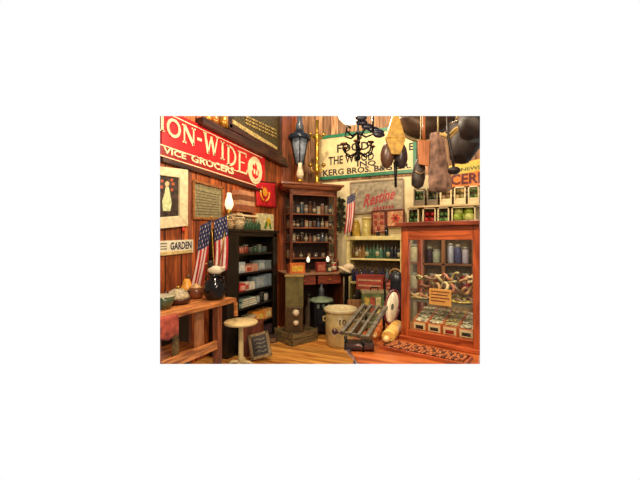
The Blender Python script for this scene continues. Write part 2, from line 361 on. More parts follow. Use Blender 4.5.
def jar(name, label, loc, h, r, c, lid=(120, 116, 104), group=None, cat='jar', parts=True, paper=None):
    mt = c if not isinstance(c, tuple) else tint(c)
    if not parts:
        m = MB(); m.lathe([(r*.9, 0), (r, h*.05), (r, h*.78), (r*.8, h*.85), (r*.85, h*.86), (r*.85, h), (r*.2, h)], n=12); return tag(m.build(name, mt, loc=tuple(loc)), label, cat, group)
    t = thing(name, label, cat, tuple(loc), 0, group)
    m = MB(); m.lathe([(r*.9, 0), (r, h*.05), (r, h*.78), (r*.78, h*.86)], n=16); m.build('body', mt, t)
    m = MB(); m.lathe([(r*.84, h*.85), (r*.84, h*.98), (r*.7, h)], n=16); m.build('lid', col(lid, rough=.3), t)
    if paper: m = MB(); m.lathe([(r*1.02, h*.2), (r*1.02, h*.6)], n=16); m.build('paper_label', col(paper), t)
    return t
def carton(name, label, loc, w, d, h, c, panel=None, rz=0, group=None, cat='box', lid=None):
    t = thing(name, label, cat, tuple(loc), rz, group); mt = c if not isinstance(c, tuple) else col(c)
    m = MB(); m.box(-w/2, w/2, -d/2, d/2, 0, h*(.85 if lid else 1)); m.build('body', mt, t, bevel=.003)
    if lid: m = MB(); m.box(-w/2-.004, w/2+.004, -d/2-.004, d/2+.004, h*.82, h); m.build('lid', col(lid), t, bevel=.002)
    if panel: m = MB(); m.box(-w*.36, w*.36, -d/2-.003, -d/2, h*.18, h*.74); m.build('paper_label', col(panel), t)
    return t
# ------------------------------------------------------------------ black shelf unit on the left wall
BX0, BX1 = 3.59, 4.83; BD = .30; BT = ((WX+BD+.01, BX0, 0), PI/2)   # local x along the wall, local y into the wall
bw = BX1-BX0
t = thing('black_bookcase', 'tall black open shelf unit with crowded shelves against the board wall', 'shelf unit', *BT)
for x0, x1 in ((0, .05), (bw-.05, bw)): m = MB(); m.box(x0, x1, 0, BD, 0, 1.66); m.build('side_panel', BLACKW, t, bevel=.004)
m = MB(); m.box(-.0, .24, -.012, 0, 0, 1.64); m.build('front_stile', BLACKW, t, bevel=.004)
m = MB(); m.box(bw-.13, bw, -.012, 0, 0, 1.64); m.build('front_stile', BLACKW, t, bevel=.004)
m = MB(); m.box(-.03, bw+.03, -.04, BD, 1.66, 1.70); m.build('top_board', BLACKW, t, bevel=.006)
m = MB(); m.box(0, bw, -.012, 0, 1.60, 1.66); m.build('top_rail', BLACKW, t, bevel=.003)
m = MB(); m.box(.05, bw-.05, BD-.01, BD, 0, 1.66); m.build('back_panel', BLACKW, t)
BS = [1.36, 1.09, .83, .60, .325, .08]
for z in BS: m = MB(); m.box(.05, bw-.05, .0, BD-.01, z-.025, z); m.build('shelf_board', BLACKW, t)
def bs(x, z, y=.1): return inframe(BT, x, y, z+.001)
def bx(px):   # local x of a picture column on the shelf front
    return onx(px, 240, WX+BD).y-BX0
names5 = ['top', 'second', 'third', 'fourth', 'fifth']
k = 0
for px, h, r, c_ in ((241.5, .13, .045, (176, 84, 60)), (246, .10, .05, (206, 120, 92)), (250.5, .12, .045, (150, 62, 46)), (255.5, .08, .045, (74, 84, 74)), (260, .10, .045, (60, 92, 66)), (264, .12, .045, (110, 128, 116)), (268.5, .09, .05, (84, 100, 100))):
    jar('storage_jar', '%s jar, %s from the left on the top shelf of the black unit' % (['reddish', 'pink clay', 'dark red', 'grey', 'green', 'pale grey green', 'blue grey'][k], ORD[k]), bs(bx(px), BS[0]), h, r, c_); k += 1
for i, (px, w, h, c_, pn, nm) in enumerate(((242.5, .14, .15, (172, 184, 186), (210, 212, 204), 'pale blue box at the left'), (249.5, .15, .09, (206, 150, 128), (176, 72, 56), 'pink box with red label'), (256, .14, .11, (190, 140, 120), None, 'dusty rose box'), (262.5, .16, .15, (132, 148, 154), (176, 186, 186), 'blue grey box'), (269, .15, .14, (110, 124, 130), None, 'slate grey box at the right'))):
    carton('cardboard_box', nm + ' on the second shelf of the black unit', bs(bx(px), BS[1]), w, .17, h, c_, pn, PI/2)
for i, (px, w, h, c_, pn, nm) in enumerate(((243, .13, .11, (196, 46, 46), (226, 170, 150), 'red box at the left'), (247.5, .10, .12, (216, 200, 180), (190, 90, 80), 'cream box with pink label'), (253, .12, .11, (220, 214, 196), None, 'plain white box'), (261, .22, .17, (142, 156, 164), (160, 170, 176), 'large grey blue box'), (269, .16, .19, (120, 138, 150), None, 'tall slate box at the right'))):
    carton('cardboard_box', nm + ' on the third shelf of the black unit', bs(bx(px), BS[2]), w, .17, h, c_, pn, PI/2)
for i in range(4):
    c_ = [(92, 134, 128), (176, 190, 178), (70, 104, 108), (150, 170, 160)][i]
    m = MB(); m.use(col(c_)); m.box(-.2+i*.01, .2-i*.015, -.08, .08, 0, .028); m.use(col((226, 220, 196))); m.box(-.19+i*.01, .185-i*.015, -.083, .078, .004, .024)
    tag(m.build('book', loc=bs(bx(250), BS[3]+i*.0295), rz=PI/2), ['teal book at the bottom of', 'pale green book second from bottom in', 'dark teal book third from bottom in', 'grey green book on top of'][i]+' the stack on the fourth black shelf', 'book', 'books lying on the fourth shelf')
for i, (px, h, c_) in enumerate(((262, .11, (196, 200, 190)), (266, .14, (40, 38, 40)), (270, .12, (214, 210, 196)))):
    jar('storage_jar', ['pale grey jar right of the teal books on the fourth shelf', 'black jar between two pale jars on the fourth shelf', 'white jar at the right end of the fourth black shelf'][i], bs(bx(px), BS[3]), h, .045, c_)
for i, (px, w, h, c_, pn, nm) in enumerate(((246, .2, .10, (96, 60, 40), None, 'brown box behind the stool'), (254, .16, .12, (210, 190, 150), (196, 110, 50), 'cream box with orange label'), (261, .2, .15, (232, 146, 52), (240, 196, 96), 'orange and yellow box'), (269, .18, .15, (224, 160, 96), (250, 214, 140), 'light orange box at the right'))):
    carton('cardboard_box', nm + ' on the lowest lit shelf of the black unit', bs(bx(px), BS[4]), w, .17, h, c_, pn, PI/2)
for i, (px, w, h, c_) in enumerate(((262, .2, .12, (58, 60, 70)), (270, .14, .14, (76, 56, 62)))):
    carton('cardboard_box', ['dark slate box on the bottom of the black unit', 'dark plum box on the bottom right of the black unit'][i], bs(bx(px), BS[5]), w, .17, h, c_, None, PI/2)
# on top of the black unit
ZT = 1.701
def wicker(name, label, loc, r, h, c, cat='basket'):
    t = thing(name, label, cat, tuple(loc))
    m = MB(); m.lathe([(r*.75, 0), (r, h*.5), (r*.95, h), (r*.85, h), (r*.85, h*.3), (.01, h*.25)], n=18); m.build('body', plain('wicker %d' % c[0], c, .7, var=.5, scale=60, bump=.5), t)
    m = MB(); m.tube([(r*math.cos(a), r*math.sin(a), h) for a in [2*PI*i/16 for i in range(17)]], .012); m.build('rim', col(c), t)
    m = MB(); m.tube([(r*math.cos(a), 0, h+r*.9*math.sin(a)) for a in [PI*i/10 for i in range(11)]], .01); m.build('handle', col(c), t)
    return t
wicker('wicker_basket', 'tan wicker basket at the left end of the black unit top', bs(bx(235), ZT, .1), .065, .12, (196, 160, 112))
wicker('wicker_basket', 'pale wicker basket beside the green bottles on the black unit', bs(bx(243), ZT, .08), .08, .15, (214, 186, 142))
for i in range(6):
    bottle('small_bottle', 'small dark green bottle, %s from the left in row on black unit' % ORD[i], bs(bx(248)+i*.075, ZT, .08), .15, .028, (44, 84, 50), (190, 180, 150), 'green bottles on the black unit')
t = thing('glass_tray', 'pale glazed cover box behind the green bottles on black unit', 'display box', bs(bx(248)+.18, ZT, .2), PI/2)
m = MB(); m.box(-.27, .27, -.06, .06, 0, .02); m.build('base', SIGNCREAM, t)
m = MB(); m.box(-.27, .27, .05, .06, .02, .22); m.build('back', plain('pale backing', (186, 178, 150), .6), t)
m = MB(); m.box(-.27, .27, -.06, .06, .2, .222); m.build('rim', SIGNCREAM, t)
t = thing('seed_box', 'cream box printed yellow and green at right end of black unit', 'box', bs(bx(270.5), ZT, .12), PI/2)
m = MB(); m.box(-.16, .16, -.07, .07, 0, .26); m.build('body', plain('cream card', (214, 202, 152), .6), t, bevel=.003)
m = MB(); m.lathe([(.06, 0), (.07, .002)], c=(0, -.071, .13), M=Matrix.Rotation(PI/2, 4, 'X')); m.build('printed_flower', col((216, 180, 40)), t)
m = MB(); m.obox((-.07, -.072, .08), (.06, .004, .12), (0, .5, 0)); m.obox((.05, -.072, .07), (.05, .004, .1), (0, -.4, 0)); m.build('printed_leaf', col((84, 122, 52)), t)
# bracketed boxes on the wall left of the pennant
WS = wood('bracket shelf wood', (120, 66, 36), (190, 120, 74), 'x', 5)
t = thing('wall_shelf', 'narrow brown shelf on the wall behind the wicker baskets', 'shelf', tuple(LX(239, 211)), PI/2)
wl = LX(248.5, 200).y-LX(230, 200).y
m = MB(); m.box(-wl/2, wl/2, -.16, 0, -.02, 0); m.build('board', WS, t)
for sx in (-1, 1): m = MB(); m.hexa([(sx*wl*.4-.01, 0, -.1), (sx*wl*.4+.01, 0, -.1), (sx*wl*.4+.01, 0, -.02), (sx*wl*.4-.01, 0, -.02)], [(sx*wl*.4-.01, -.02, -.1), (sx*wl*.4+.01, -.02, -.1), (sx*wl*.4+.01, -.14, -.02), (sx*wl*.4-.01, -.14, -.02)]); m.build('bracket', WS, t)
zs = LX(239, 211).z
for j, (c_, w_) in enumerate((((150, 84, 54), .40), ((202, 150, 110), .38), ((126, 74, 44), .40), ((196, 132, 96), .36))):
    carton('cigar_box', ['dark red brown cigar box, bottom of the wall shelf stack', 'tan cigar box, second from bottom of the wall shelf stack', 'brown cigar box, third from bottom of the wall shelf stack', 'pinkish cigar box, topmost of the wall shelf stack'][j], (WX+.09, LX(238.5, 200).y, zs+.001+j*.073), w_, .14, .07, c_, None, PI/2, 'cigar boxes on the wall shelf')
# red pennant
t = thing('red_banner', 'square red banner with gold crest above the black shelf unit', 'banner', tuple(LX(265, 193)), PI/2)
q = [LX(254, 181), LX(274, 183), LX(275, 208), LX(255, 206)]
m = MB(); n_ = 12
G = [[None]*(n_+1) for _ in range(n_+1)]
for i in range(n_+1):
    for j in range(n_+1):
        a, b = i/n_, j/n_; p = (q[3]*(1-a)+q[2]*a)*(1-b)+(q[0]*(1-a)+q[1]*a)*b
        G[i][j] = m.bm.verts.new(p+NX*(.03+.012*math.sin(a*12)*(1-b)))
for i in range(n_):
    for j in range(n_): m._f([G[i][j], G[i+1][j], G[i+1][j+1], G[i][j+1]], True)
ob = m.build('cloth', plain('red felt', (196, 16, 26), .8, var=.2), t, world=True); sd = ob.modifiers.new('thick', 'SOLIDIFY'); sd.thickness = .006
GOLD = plain('gold thread', (232, 158, 50), .4, var=.2)
cc = LX(265, 192, .05)
m = MB(); disc(m, cc, .07, .075, 16, .004); m.build('crest_disc', GOLD, t, world=True)
m = MB()
for s_ in (-1, 1): m.tube([cc+Vector((0, s_*(.13*math.sin(a)), -.02-.13*math.cos(a))) for a in [.25+i*.22 for i in range(8)]], .016, 6)
m.build('crest_wreath', GOLD, t, world=True)
m = MB(); m.cyl(LX(253, 181, .03), LX(276, 183, .03), .012, n=8); m.build('rod', RAILD, t, world=True)
# oil lamp on wall bracket
p = LX(224, 222, 0)
t = thing('oil_lamp', 'bracket oil lamp with tall white chimney left of the black unit', 'lamp', (WX+.09, p.y, LX(224, 223).z), PI/2)
m = MB(); m.tube([(0, .09, 0), (0, .05, -.03), (0, 0, 0)], .012); m.lathe([(.07, 0), (.07, .012)]); m.build('bracket', BLK, t)
m = MB(); m.lathe([(.05, .012), (.08, .05), (.075, .09), (.03, .12), (.035, .15)]); m.build('oil_font', plain('smoky glass', (120, 108, 84), .15, trans=.3), t)
m = MB(); m.lathe([(.04, .15), (.045, .17), (.03, .19)]); m.build('burner', BRASS, t)
m = MB(); m.lathe([(.035, .19), (.06, .25), (.055, .30), (.032, .38), (.03, .42)]); m.build('chimney', glow('lit opal glass', (255, 236, 200), .9), t)
# ------------------------------------------------------------------ left work table
TX0, TX1, TZ = -3.2, -2.45, .90; TY1 = 3.16
t = thing('work_table', 'rough brown work table at the left with lower board', 'table', (-2.8, 2.9, 0))
m = MB(); m.box(TX0, TX1, 1.9, TY1, TZ-.05, TZ); m.build('tabletop', RUST, t, world=True, bevel=.006)
for x, y in ((TX1-.05, 2.9), (TX0+.06, 3.05), (TX1-.05, 2.12)): m = MB(); m.box(x-.035, x+.035, y-.035, y+.035, 0, TZ-.05); m.build('leg', RUSTZ, t, world=True, bevel=.005)
m = MB(); m.box(TX1-.06, TX1-.02, 1.9, 2.9, .40, .49); m.build('stretcher', RUST, t, world=True, bevel=.005)
m = MB(); m.box(TX0+.05, TX1-.08, 1.9, 2.9, .38, .41); m.build('lower_board', RUST, t, world=True)
m = MB(); m.box(TX1-.10, TX1-.07, 2.62, 2.72, .41, TZ-.05); m.build('upright_board', wood('pale upright', (150, 92, 56), (206, 140, 90), 'z', 5), t, world=True)
m = MB(); m.box(TX1-.2, TX1-.18, 2.44, 2.50, .41, TZ-.05); m.build('upright_board', GREYW, t, world=True)
m = MB(); m.box(TX1-.015, TX1+.015, 3.13, 3.16, TZ-.20, TZ-.05); m.build('end_bracket', RUST, t, world=True)
m = MB(); m.box(TX0+.12, TX0+.14, 1.9, TY1-.1, .02, TZ-.06); m.build('added_dark_board', BLACKW, t, world=True)  # black board added to darken the space under the table
t = thing('seed_sack', 'red printed cloth hanging off the left end of the table', 'cloth', (TX1+.02, 2.16, .66), PI/2)
m = MB(); k_ = 10
V = [[m.bm.verts.new((-.12+.24*i/k_, -.02+.012*math.sin(i*1.7)*(1-j/8), .24-.20*j/8+.012*math.sin(i*.9)*j/8)) for j in range(9)] for i in range(k_+1)]
for i in range(k_):
    for j in range(8): m._f([V[i][j], V[i][j+1], V[i+1][j+1], V[i+1][j]], True)
ob = m.build('cloth', plain('red brown calico', (186, 84, 66), .8, var=.4, scale=16), t); sd = ob.modifiers.new('thick', 'SOLIDIFY'); sd.thickness = .008
# table-top things
z = TZ+.001
p = onz(178, 304, TZ)
t = thing('covered_pot', 'squat dark pot with pale ribbed lid on the left work table', 'pot', (p.x, p.y, z))
m = MB(); m.lathe([(.08, 0), (.12, .025), (.125, .05), (.118, .06)]); m.build('body', plain('dark copper pot', (84, 52, 40), .3, .5), t)
m = MB(); m.lathe([(.115, .058), (.108, .085), (.085, .125), (.05, .15), (.01, .155)]); lid = m.build('lid', plain('pale ribbed lid', (186, 168, 134), .45, var=.5, scale=34), t)
m = MB(); m.lathe([(.012, .15), (.022, .17), (.008, .185)]); m.build('knob', BRASS, lid)
m = MB(); m.tube([(-.115, 0, .05), (-.15, 0, .07), (-.15, 0, .11), (-.11, 0, .10)], .009); m.build('handle', BLK, t)
p = onz(162, 309, TZ); t = thing('green_bowl', 'dark green bowl at the left edge of the work table', 'bowl', (p.x, p.y, z))
m = MB(); m.lathe([(.06, 0), (.10, .05), (.115, .12), (.105, .12), (.08, .05)]); m.build('bowl_body', plain('green glaze', (78, 90, 66), .2), t)
m = MB(); m.lathe([(.112, .115), (.12, .125), (.104, .13)]); m.build('rim', plain('pale rim', (186, 180, 150), .3), t)
p = onz(185, 296.5, TZ); t = thing('yellow_squash', 'yellow orange squash at the wall behind the covered pot', 'squash', (p.x+.03, p.y, z))
m = MB(); m.lathe([(.04, 0), (.08, .03), (.09, .07), (.06, .12), (.045, .17), (.03, .2), (.008, .21)]); m.build('flesh', plain('squash skin', (232, 160, 60), .4, var=.25), t)
m = MB(); m.tube([(0, 0, .2), (.01, 0, .23), (.03, 0, .25)], .012); m.build('stem', col((120, 100, 50)), t)
p = onz(197, 297.5, TZ); t = thing('clay_crock', 'brown clay crock with lid between squash and black jar', 'crock', (p.x+.04, p.y-.06, z))
m = MB(); m.lathe([(.06, 0), (.085, .04), (.08, .1), (.06, .12)]); m.build('body', plain('brown glaze', (120, 66, 40), .25), t)
m = MB(); m.lathe([(.07, .118), (.068, .13), (.03, .15), (.01, .17)]); m.build('lid', plain('tan lid', (196, 150, 100), .35), t)
p = onz(171, 299, TZ); t = thing('copper_pan', 'small copper pan at the wall behind the green bowl', 'pan', (p.x+.05, p.y, z))
m = MB(); m.lathe([(.07, 0), (.09, .09), (.08, .09), (.06, .01)]); m.build('body', plain('copper', (196, 110, 60), .25, .7), t)
m = MB(); m.tube([(.08, 0, .07), (.2, .03, .10)], .01); m.build('handle', BLK, t)
p = onz(215, 299.5, TZ); J = p
t = thing('black_jar', 'glossy black jar holding two flags on the work table', 'jar', (p.x, p.y, z))
m = MB(); m.lathe([(.075, 0), (.11, .04), (.12, .12), (.105, .19), (.06, .23), (.06, .26), (.07, .27), (.055, .27), (.05, .22)], n=24); m.build('body', plain('black glaze', (20, 17, 22), .12, var=.2), t)
m = MB()
for s_ in (-1, 1): m.tube([(s_*.10, 0, .19), (s_*.135, 0, .21), (s_*.12, 0, .25), (s_*.06, 0, .245)], .01)
m.build('handle', plain('black glaze', (20, 17, 22)), t)
# duck decoy on a little box behind the jar
p = Vector((J.x+RV.x*.0, J.y, z+.271)) - FV*.02
t = thing('duck_decoy', 'white bodied decoy duck with dark head perched on the black jar', 'decoy', tuple(p), YAW)
m = MB(); m.ball((0.01, 0, .05), .05, sq=(1.7, .9, .95)); m.tube([(.06, 0, .06), (.12, 0, .085)], [.03, .006]); m.build('body', plain('decoy white', (232, 218, 190), .5, var=.1), t)
m = MB(); m.ball((-.045, 0, .125), .032); m.tube([(-.04, 0, .08), (-.045, 0, .12)], [.03, .024]); hd = m.build('head', INK, t)
m = MB(); m.tube([(-.07, 0, .122), (-.105, 0, .115)], [.012, .005]); m.build('bill', col((206, 150, 60)), hd)
# ------------------------------------------------------------------ flags
FR = plain('flag red', (196, 46, 56), .7, var=.12); FW = plain('flag white', (236, 218, 206), .7, var=.06); FB = plain('flag blue', (40, 44, 88), .7, var=.15)
def flag(label, hoist_a, hoist_b, fly, staff, canton=.38, group='small flags standing in the black jar'):
    """hoist_a..hoist_b: the top edge of the hanging cloth, fly: drop vector"""
    ha, hb, fl = Vector(hoist_a), Vector(hoist_b), Vector(fly)
    t = thing('flag', label, 'flag', tuple(ha), 0, group)
    nx, ny = 28, 28; m = MB(); m.use(FR); m.use(FW); m.use(FB)
    nrm = (hb-ha).cross(fl).normalized()
    V = [[m.bm.verts.new(ha+(hb-ha)*(i/nx)+fl*(j/ny)+nrm*(.018*math.sin(i/nx*11+j*.12)*(.4+j/ny)) + (hb-ha)*(.10*math.sin(j/ny*3))) for j in range(ny+1)] for i in range(nx+1)]
    for i in range(nx):
        for j in range(ny):
            s_ = (i*7)//nx
            if s_ < 9 and j < ny*canton: m.mi = 1 if (i % 6 == 1 and j % 4 == 1) or (i % 6 == 4 and j % 4 == 3) else 2
            else: m.mi = s_ % 2
            m._f([V[i][j], V[i+1][j], V[i+1][j+1], V[i][j+1]], True)
    ob = m.build('cloth', None, t, world=True, recalc=False); sd = ob.modifiers.new('thick', 'SOLIDIFY'); sd.thickness = .003
    m = MB(); m.cyl(staff[0], staff[1], .006, n=8); st = m.build('staff', BRASS, t, world=True)
    m = MB(); m.ball(staff[1], .013); m.build('finial', GOLD, st, world=True)
jt = Vector((J.x, J.y, TZ+.2))
flag('left hanging striped flag with blue starred canton in the black jar', at(200, 226, 4.00), at(212, 220, 4.02), at(194, 289, 3.98)-at(205, 222, 4.01), (jt, at(211, 217, 4.06)), .37)
flag('right hanging striped flag with blue starred canton in the black jar', at(213.5, 221, 3.90), at(227, 215, 3.92), at(219, 273, 3.88)-at(219.5, 218, 3.91), (jt+Vector((.01, .01, 0)), at(228.5, 212, 3.96)), .37)
# ------------------------------------------------------------------ stool
p = at(241, 321, 4.0); SZ = p.z
CRS = plain('cream stool paint', (232, 204, 146), .4, var=.12)
t = thing('pedestal_stool', 'cream round topped pedestal stool in front of the black unit', 'stool', (p.x, p.y, 0))
m = MB(); m.lathe([(.165, SZ-.035), (.19, SZ-.03), (.195, SZ-.012), (.185, SZ), (.01, SZ+.003)], n=28); m.build('seat', CRS, t)
m = MB(); m.lathe([(.035, .12), (.03, .2), (.027, SZ-.08), (.05, SZ-.035)], n=14); m.build('post', CRS, t)
for a in (.3, 1.9, 3.45, 5.0):
    m = MB(); m.tube([(.02*math.cos(a), .02*math.sin(a), .14), (.1*math.cos(a), .1*math.sin(a), .14), (.18*math.cos(a), .18*math.sin(a), .08), (.23*math.cos(a), .23*math.sin(a), .016)], .016); m.build('foot', CRS, t)
# red-brown box behind stool, leaning slate
p = at(252, 348, 4.60)
t = thing('wooden_box', 'red brown upright wooden box right behind the cream stool', 'box', (p.x, p.y, 0), YAW)
RB = wood('red brown box wood', (70, 30, 20), (140, 70, 46), 'z', 5)
for x0, x1, y0, y1 in ((-.15, .13, -.02, 0), (-.15, .13, .14, .16), (-.15, -.13, 0, .14), (.11, .13, 0, .14)): m = MB(); m.box(x0, x1, y0, y1, 0, .44); m.build('side_panel', RB, t, bevel=.003)
m = MB(); m.box(-.16, .14, -.03, .17, .44, .46); m.build('lid', RB, t, bevel=.003)
p = at(262, 356, 4.40)
t = thing('framed_slate', 'small chalk slate in grey wooden frame leaning on the box', 'slate', (p.x, p.y, 0), YAW)
c_, s_ = math.cos(.35), math.sin(.35); b_ = Matrix.Translation((0, 0, .005)) @ Matrix.Rotation(-.26, 4, 'Y') @ Matrix.Rotation(-.40, 4, 'X')
b_.translation.z = .045
m = MB(); m.box(-.105, .105, -.006, .006, .03, .29); m.bm.transform(b_); m.build('slate_panel', plain('grey slate', (64, 58, 56), .6, var=.4), t)
for x0, x1, z0, z1 in ((-.135, -.10, 0, .32), (.10, .135, 0, .32), (-.135, .135, 0, .035), (-.135, .135, .285, .32)):
    m = MB(); m.box(x0, x1, -.012, .012, z0, z1); m.bm.transform(b_); m.build('frame_rail', wood('slate frame wood', (110, 88, 62), (168, 142, 104), 'z', 6), t)
m = MB()
for i in range(4): m.tube([(-.07, -.008, .23-i*.05), (-.02, -.008, .245-i*.05), (.03, -.008, .225-i*.05), (.075, -.008, .24-i*.05)], .004, 5)
m.bm.transform(b_); m.build('chalk_writing', col((170, 164, 150)), t)
p = onz(269, 343, 0); carton('wooden_block_box', 'small dark crate beside the leaning slate under the black unit', (p.x-.02, p.y+.03, 0), .22, .14, .1, (66, 46, 34), (120, 92, 64), YAW+.5)
# ------------------------------------------------------------------ corner hutch
HT = ((-2.885, 5.17, 0), PI/4); hw, hd = .874, .42
t = thing('corner_hutch', 'tall dark walnut hutch set across the corner with glassy shelves', 'cabinet', *HT)
for x0 in (0, hw-.05): m = MB(); m.box(x0, x0+.05, 0, .045, .98, 2.40); m.build('front_stile', HUTCHX if 0 else HUTCHW, t, bevel=.004)
for x0 in (0, hw-.03): m = MB(); m.box(x0, x0+.03, hd-.04, hd, .98, 2.40); m.build('rear_stile', HUTCHW, t)
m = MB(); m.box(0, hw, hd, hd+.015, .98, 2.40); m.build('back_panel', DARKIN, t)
HS = [2.01, 1.77, 1.52, 1.24]
for z in HS: m = MB(); m.box(.01, hw-.01, .01, hd, z-.02, z); m.build('shelf_board', HUTCHX, t, bevel=.003)
m = MB(); m.box(0, hw, 0, .04, 2.33, 2.42); m.build('top_rail', HUTCHX, t)
m = MB(); m.box(0, hw, 0, hd, 2.40, 2.42); m.build('top_panel', HUTCHX, t)
m = MB()
cor = [(0, 2.42), (.05, 2.44), (.07, 2.48), (.10, 2.50), (.10, 2.53)]
for (a, z0), (b, z1) in zip(cor, cor[1:]): m.hexa([(-a-.08, -a, z0), (hw+a, -a, z0), (hw+a, hd, z0), (-a, hd, z0), (-a-.08, .20, z0)], [(-b-.08, -b, z1), (hw+b, -b, z1), (hw+b, hd, z1), (-b, hd, z1), (-b-.08, .20, z1)])
m.build('cornice', HUTCHX, t)
m = MB(); m.box(.005, .012, .05, hd-.04, 1.24, 2.36); m.build('side_glass', GLASS, t)
m = MB(); m.box(hw-.012, hw-.005, .05, hd-.04, 1.24, 2.36); m.build('side_glass', GLASS, t)
# desk part below
DZ = 1.0
m = MB(); m.box(-.12, hw+.02, -.32, hd, DZ-.035, DZ); m.build('desk_top', wood('worn desk edge', (120, 76, 52), (186, 140, 104), 'x', 6), t, bevel=.006)
for x0 in (-.1, hw-.03): m = MB(); m.box(x0, x0+.03, -.28, hd, 0, DZ-.035); m.build('side_panel', HUTCHW, t)
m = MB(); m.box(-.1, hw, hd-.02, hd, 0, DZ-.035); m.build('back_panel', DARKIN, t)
for i in range(2):
    x0 = -.06+i*.46; m = MB(); m.box(x0, x0+.42, -.30, -.27, DZ-.19, DZ-.05); d = m.build('drawer', wood('red drawer front', (96, 36, 22), (158, 70, 44), 'x', 6), t, bevel=.004)
    m = MB(); m.ball((x0+.21, -.31, DZ-.12), .016); m.build('knob', BRASS, d)
def hs(x, z, y=.1): return inframe(HT, x, y, z+.001)
cols = [((70, 52, 44), 'dark brown'), ((88, 96, 108), 'slate blue'), ((118, 104, 88), 'taupe'), ((46, 44, 50), 'near black'), ((150, 140, 120), 'pale grey'), ((96, 60, 40), 'amber brown'), ((64, 76, 84), 'blue grey'), ((132, 88, 66), 'copper brown')]
SHN = ['top', 'second', 'third', 'bottom']
for si, z in enumerate(HS):
    n = [10, 10, 10, 6][si]
    for i in range(n):
        c_, cn = cols[(i*3+si*5+(i//3)) % 8]; kd = ['bottle', 'jar', 'tin', 'bottle', 'jar'][(i*2+si) % 5]
        h = [.24, .17, .18, .12][si]*random.uniform(.75, 1.1); x = .09+i*(hw-.18)/(n-1)
        lb = '%s %s, %s from left on the %s shelf of the corner hutch' % (cn, kd, ORD[i], SHN[si])
        if kd == 'bottle': bottle('glass_bottle', lb, hs(x, z), h, .03, c_, (120, 100, 80), 'bottles in the corner hutch', paper=(168, 152, 122) if i % 2 else None)
        elif kd == 'jar': jar('storage_jar', lb, hs(x, z), h*.85, .034, c_, (140, 132, 118), 'jars in the corner hutch', paper=(150, 130, 104) if i % 3 == 0 else None)
        else: carton('spice_tin', lb, hs(x, z), .06, .06, h*.75, c_, (174, 154, 118), PI/4, 'tins in the corner hutch', 'tin')
for si, z in enumerate(HS):   # jars seen through the hutch's glazed left side
    jar('storage_jar', 'jar behind the side glass of the hutch, %s shelf' % SHN[si], hs(.07, z, .29), .13, .05, [(120, 92, 70), (140, 116, 92), (96, 88, 84), (170, 150, 120)][si], (170, 150, 120))
# on the desk
def dk(x, y, z=DZ): return inframe(HT, x, y, z+.001)
carton('biscuit_box', 'orange and yellow printed box at the left of the hutch desk', dk(.06, -.2), .26, .1, .17, (214, 110, 48), (236, 180, 60), PI/4)
carton('biscuit_box', 'dark red box right of the candle on the hutch desk', dk(.5, -.16), .17, .1, .17, (150, 56, 40), (190, 110, 80), PI/4)
carton('biscuit_box', 'brown and orange box behind the yellow one on the desk', dk(-.04, -.1), .07, .1, .14, (170, 80, 46), (220, 150, 80), PI/4)
jar('storage_jar', 'red and cream jar toward the right of the hutch desk', dk(.74, -.16), .16, .05, (176, 50, 40), (210, 190, 150), paper=(226, 206, 170))
jar('storage_jar', 'dark brown jar at the right end of the hutch desk', dk(.84, -.06), .2, .045, (90, 46, 30), (150, 90, 60))
for i, x in enumerate((.28, .64)):
    t = thing('candle_stick', ['white candle flame stick left of the dark red box', 'pale candle stick right of the dark red box'][i], 'candlestick', dk(x, -.14))
    m = MB(); m.lathe([(.04, 0), (.04, .01), (.012, .03), (.014, .14), (.03, .16), (.03, .17)]); m.build('holder', plain('dark bronze', (60, 48, 36), .3, .6), t)
    m = MB(); m.lathe([(.016, .17), (.03, .20), (.024, .235), (.004, .27)]); m.build('candle_bulb', glow('soft white bulb', (255, 236, 206), 1.1 if i == 0 else .5), t)
t = thing('desk_scale', 'small dark green scale with round dial on the desk', 'scale', dk(.62, -.24), PI/4)
m = MB(); m.hexa([(-.05, -.04, 0), (.05, -.04, 0), (.05, .04, 0), (-.05, .04, 0)], [(-.025, -.02, .1), (.025, -.02, .1), (.025, .02, .1), (-.025, .02, .1)]); m.build('body', plain('dark green enamel', (60, 74, 56), .3), t)
m = MB(); m.lathe([(.03, 0), (.03, .006)], c=(0, -.035, .055), M=Matrix.Rotation(PI/2, 4, 'X')); m.build('dial', SIGNCREAM, t)
m = MB(); m.lathe([(.02, .1), (.06, .12), (.065, .125), (.02, .122)]); m.build('pan', TIN, t)
# standing lamps on the hutch top
ZH = 2.531
q = at(299.5, 200, 6.12)
t = thing('street_lantern', 'black lantern with bluish glass standing on the hutch top', 'lantern', (q.x, q.y, ZH), 0)
m = MB(); m.lathe([(.08, 0), (.08, .02), (.03, .05), (.025, .3), (.06, .36)]); m.build('base', BLK, t)
m = MB(); m.lathe([(.08, .36), (.16, .80), (.15, .80), (.07, .37)], n=6); m.build('glass_body', plain('bluish lantern glass', (150, 160, 176), .1, trans=.4, var=.3), t)
m = MB()
for k in range(6):
    a = 2*PI*k/6; m.tube([(.08*math.cos(a), .08*math.sin(a), .36), (.165*math.cos(a), .165*math.sin(a), .80)], .011, 6)
m.build('cage', BLK, t)
m = MB(); m.lathe([(.19, .79), (.20, .82), (.19, .87), (.10, .91), (.09, .95)], n=20); m.build('cap', plain('blue black enamel', (34, 42, 56), .25, .3), t)
m = MB(); m.lathe([(.07, .95), (.075, 1.05), (.05, 1.1), (.05, 1.2)]); m.build('chimney', plain('grey enamel', (84, 88, 98), .3, .3), t)
q = at(300, 200, 5.88)
t = thing('lamp_chimney', 'white glass lamp chimney beside the lantern on hutch top', 'lamp chimney', (q.x, q.y, ZH), 0)
q = at(317, 200, 6.3)
m = MB(); m.lathe([(.05, 0), (.05, .04), (.03, .06)]); m.build('base', BRASS, t)
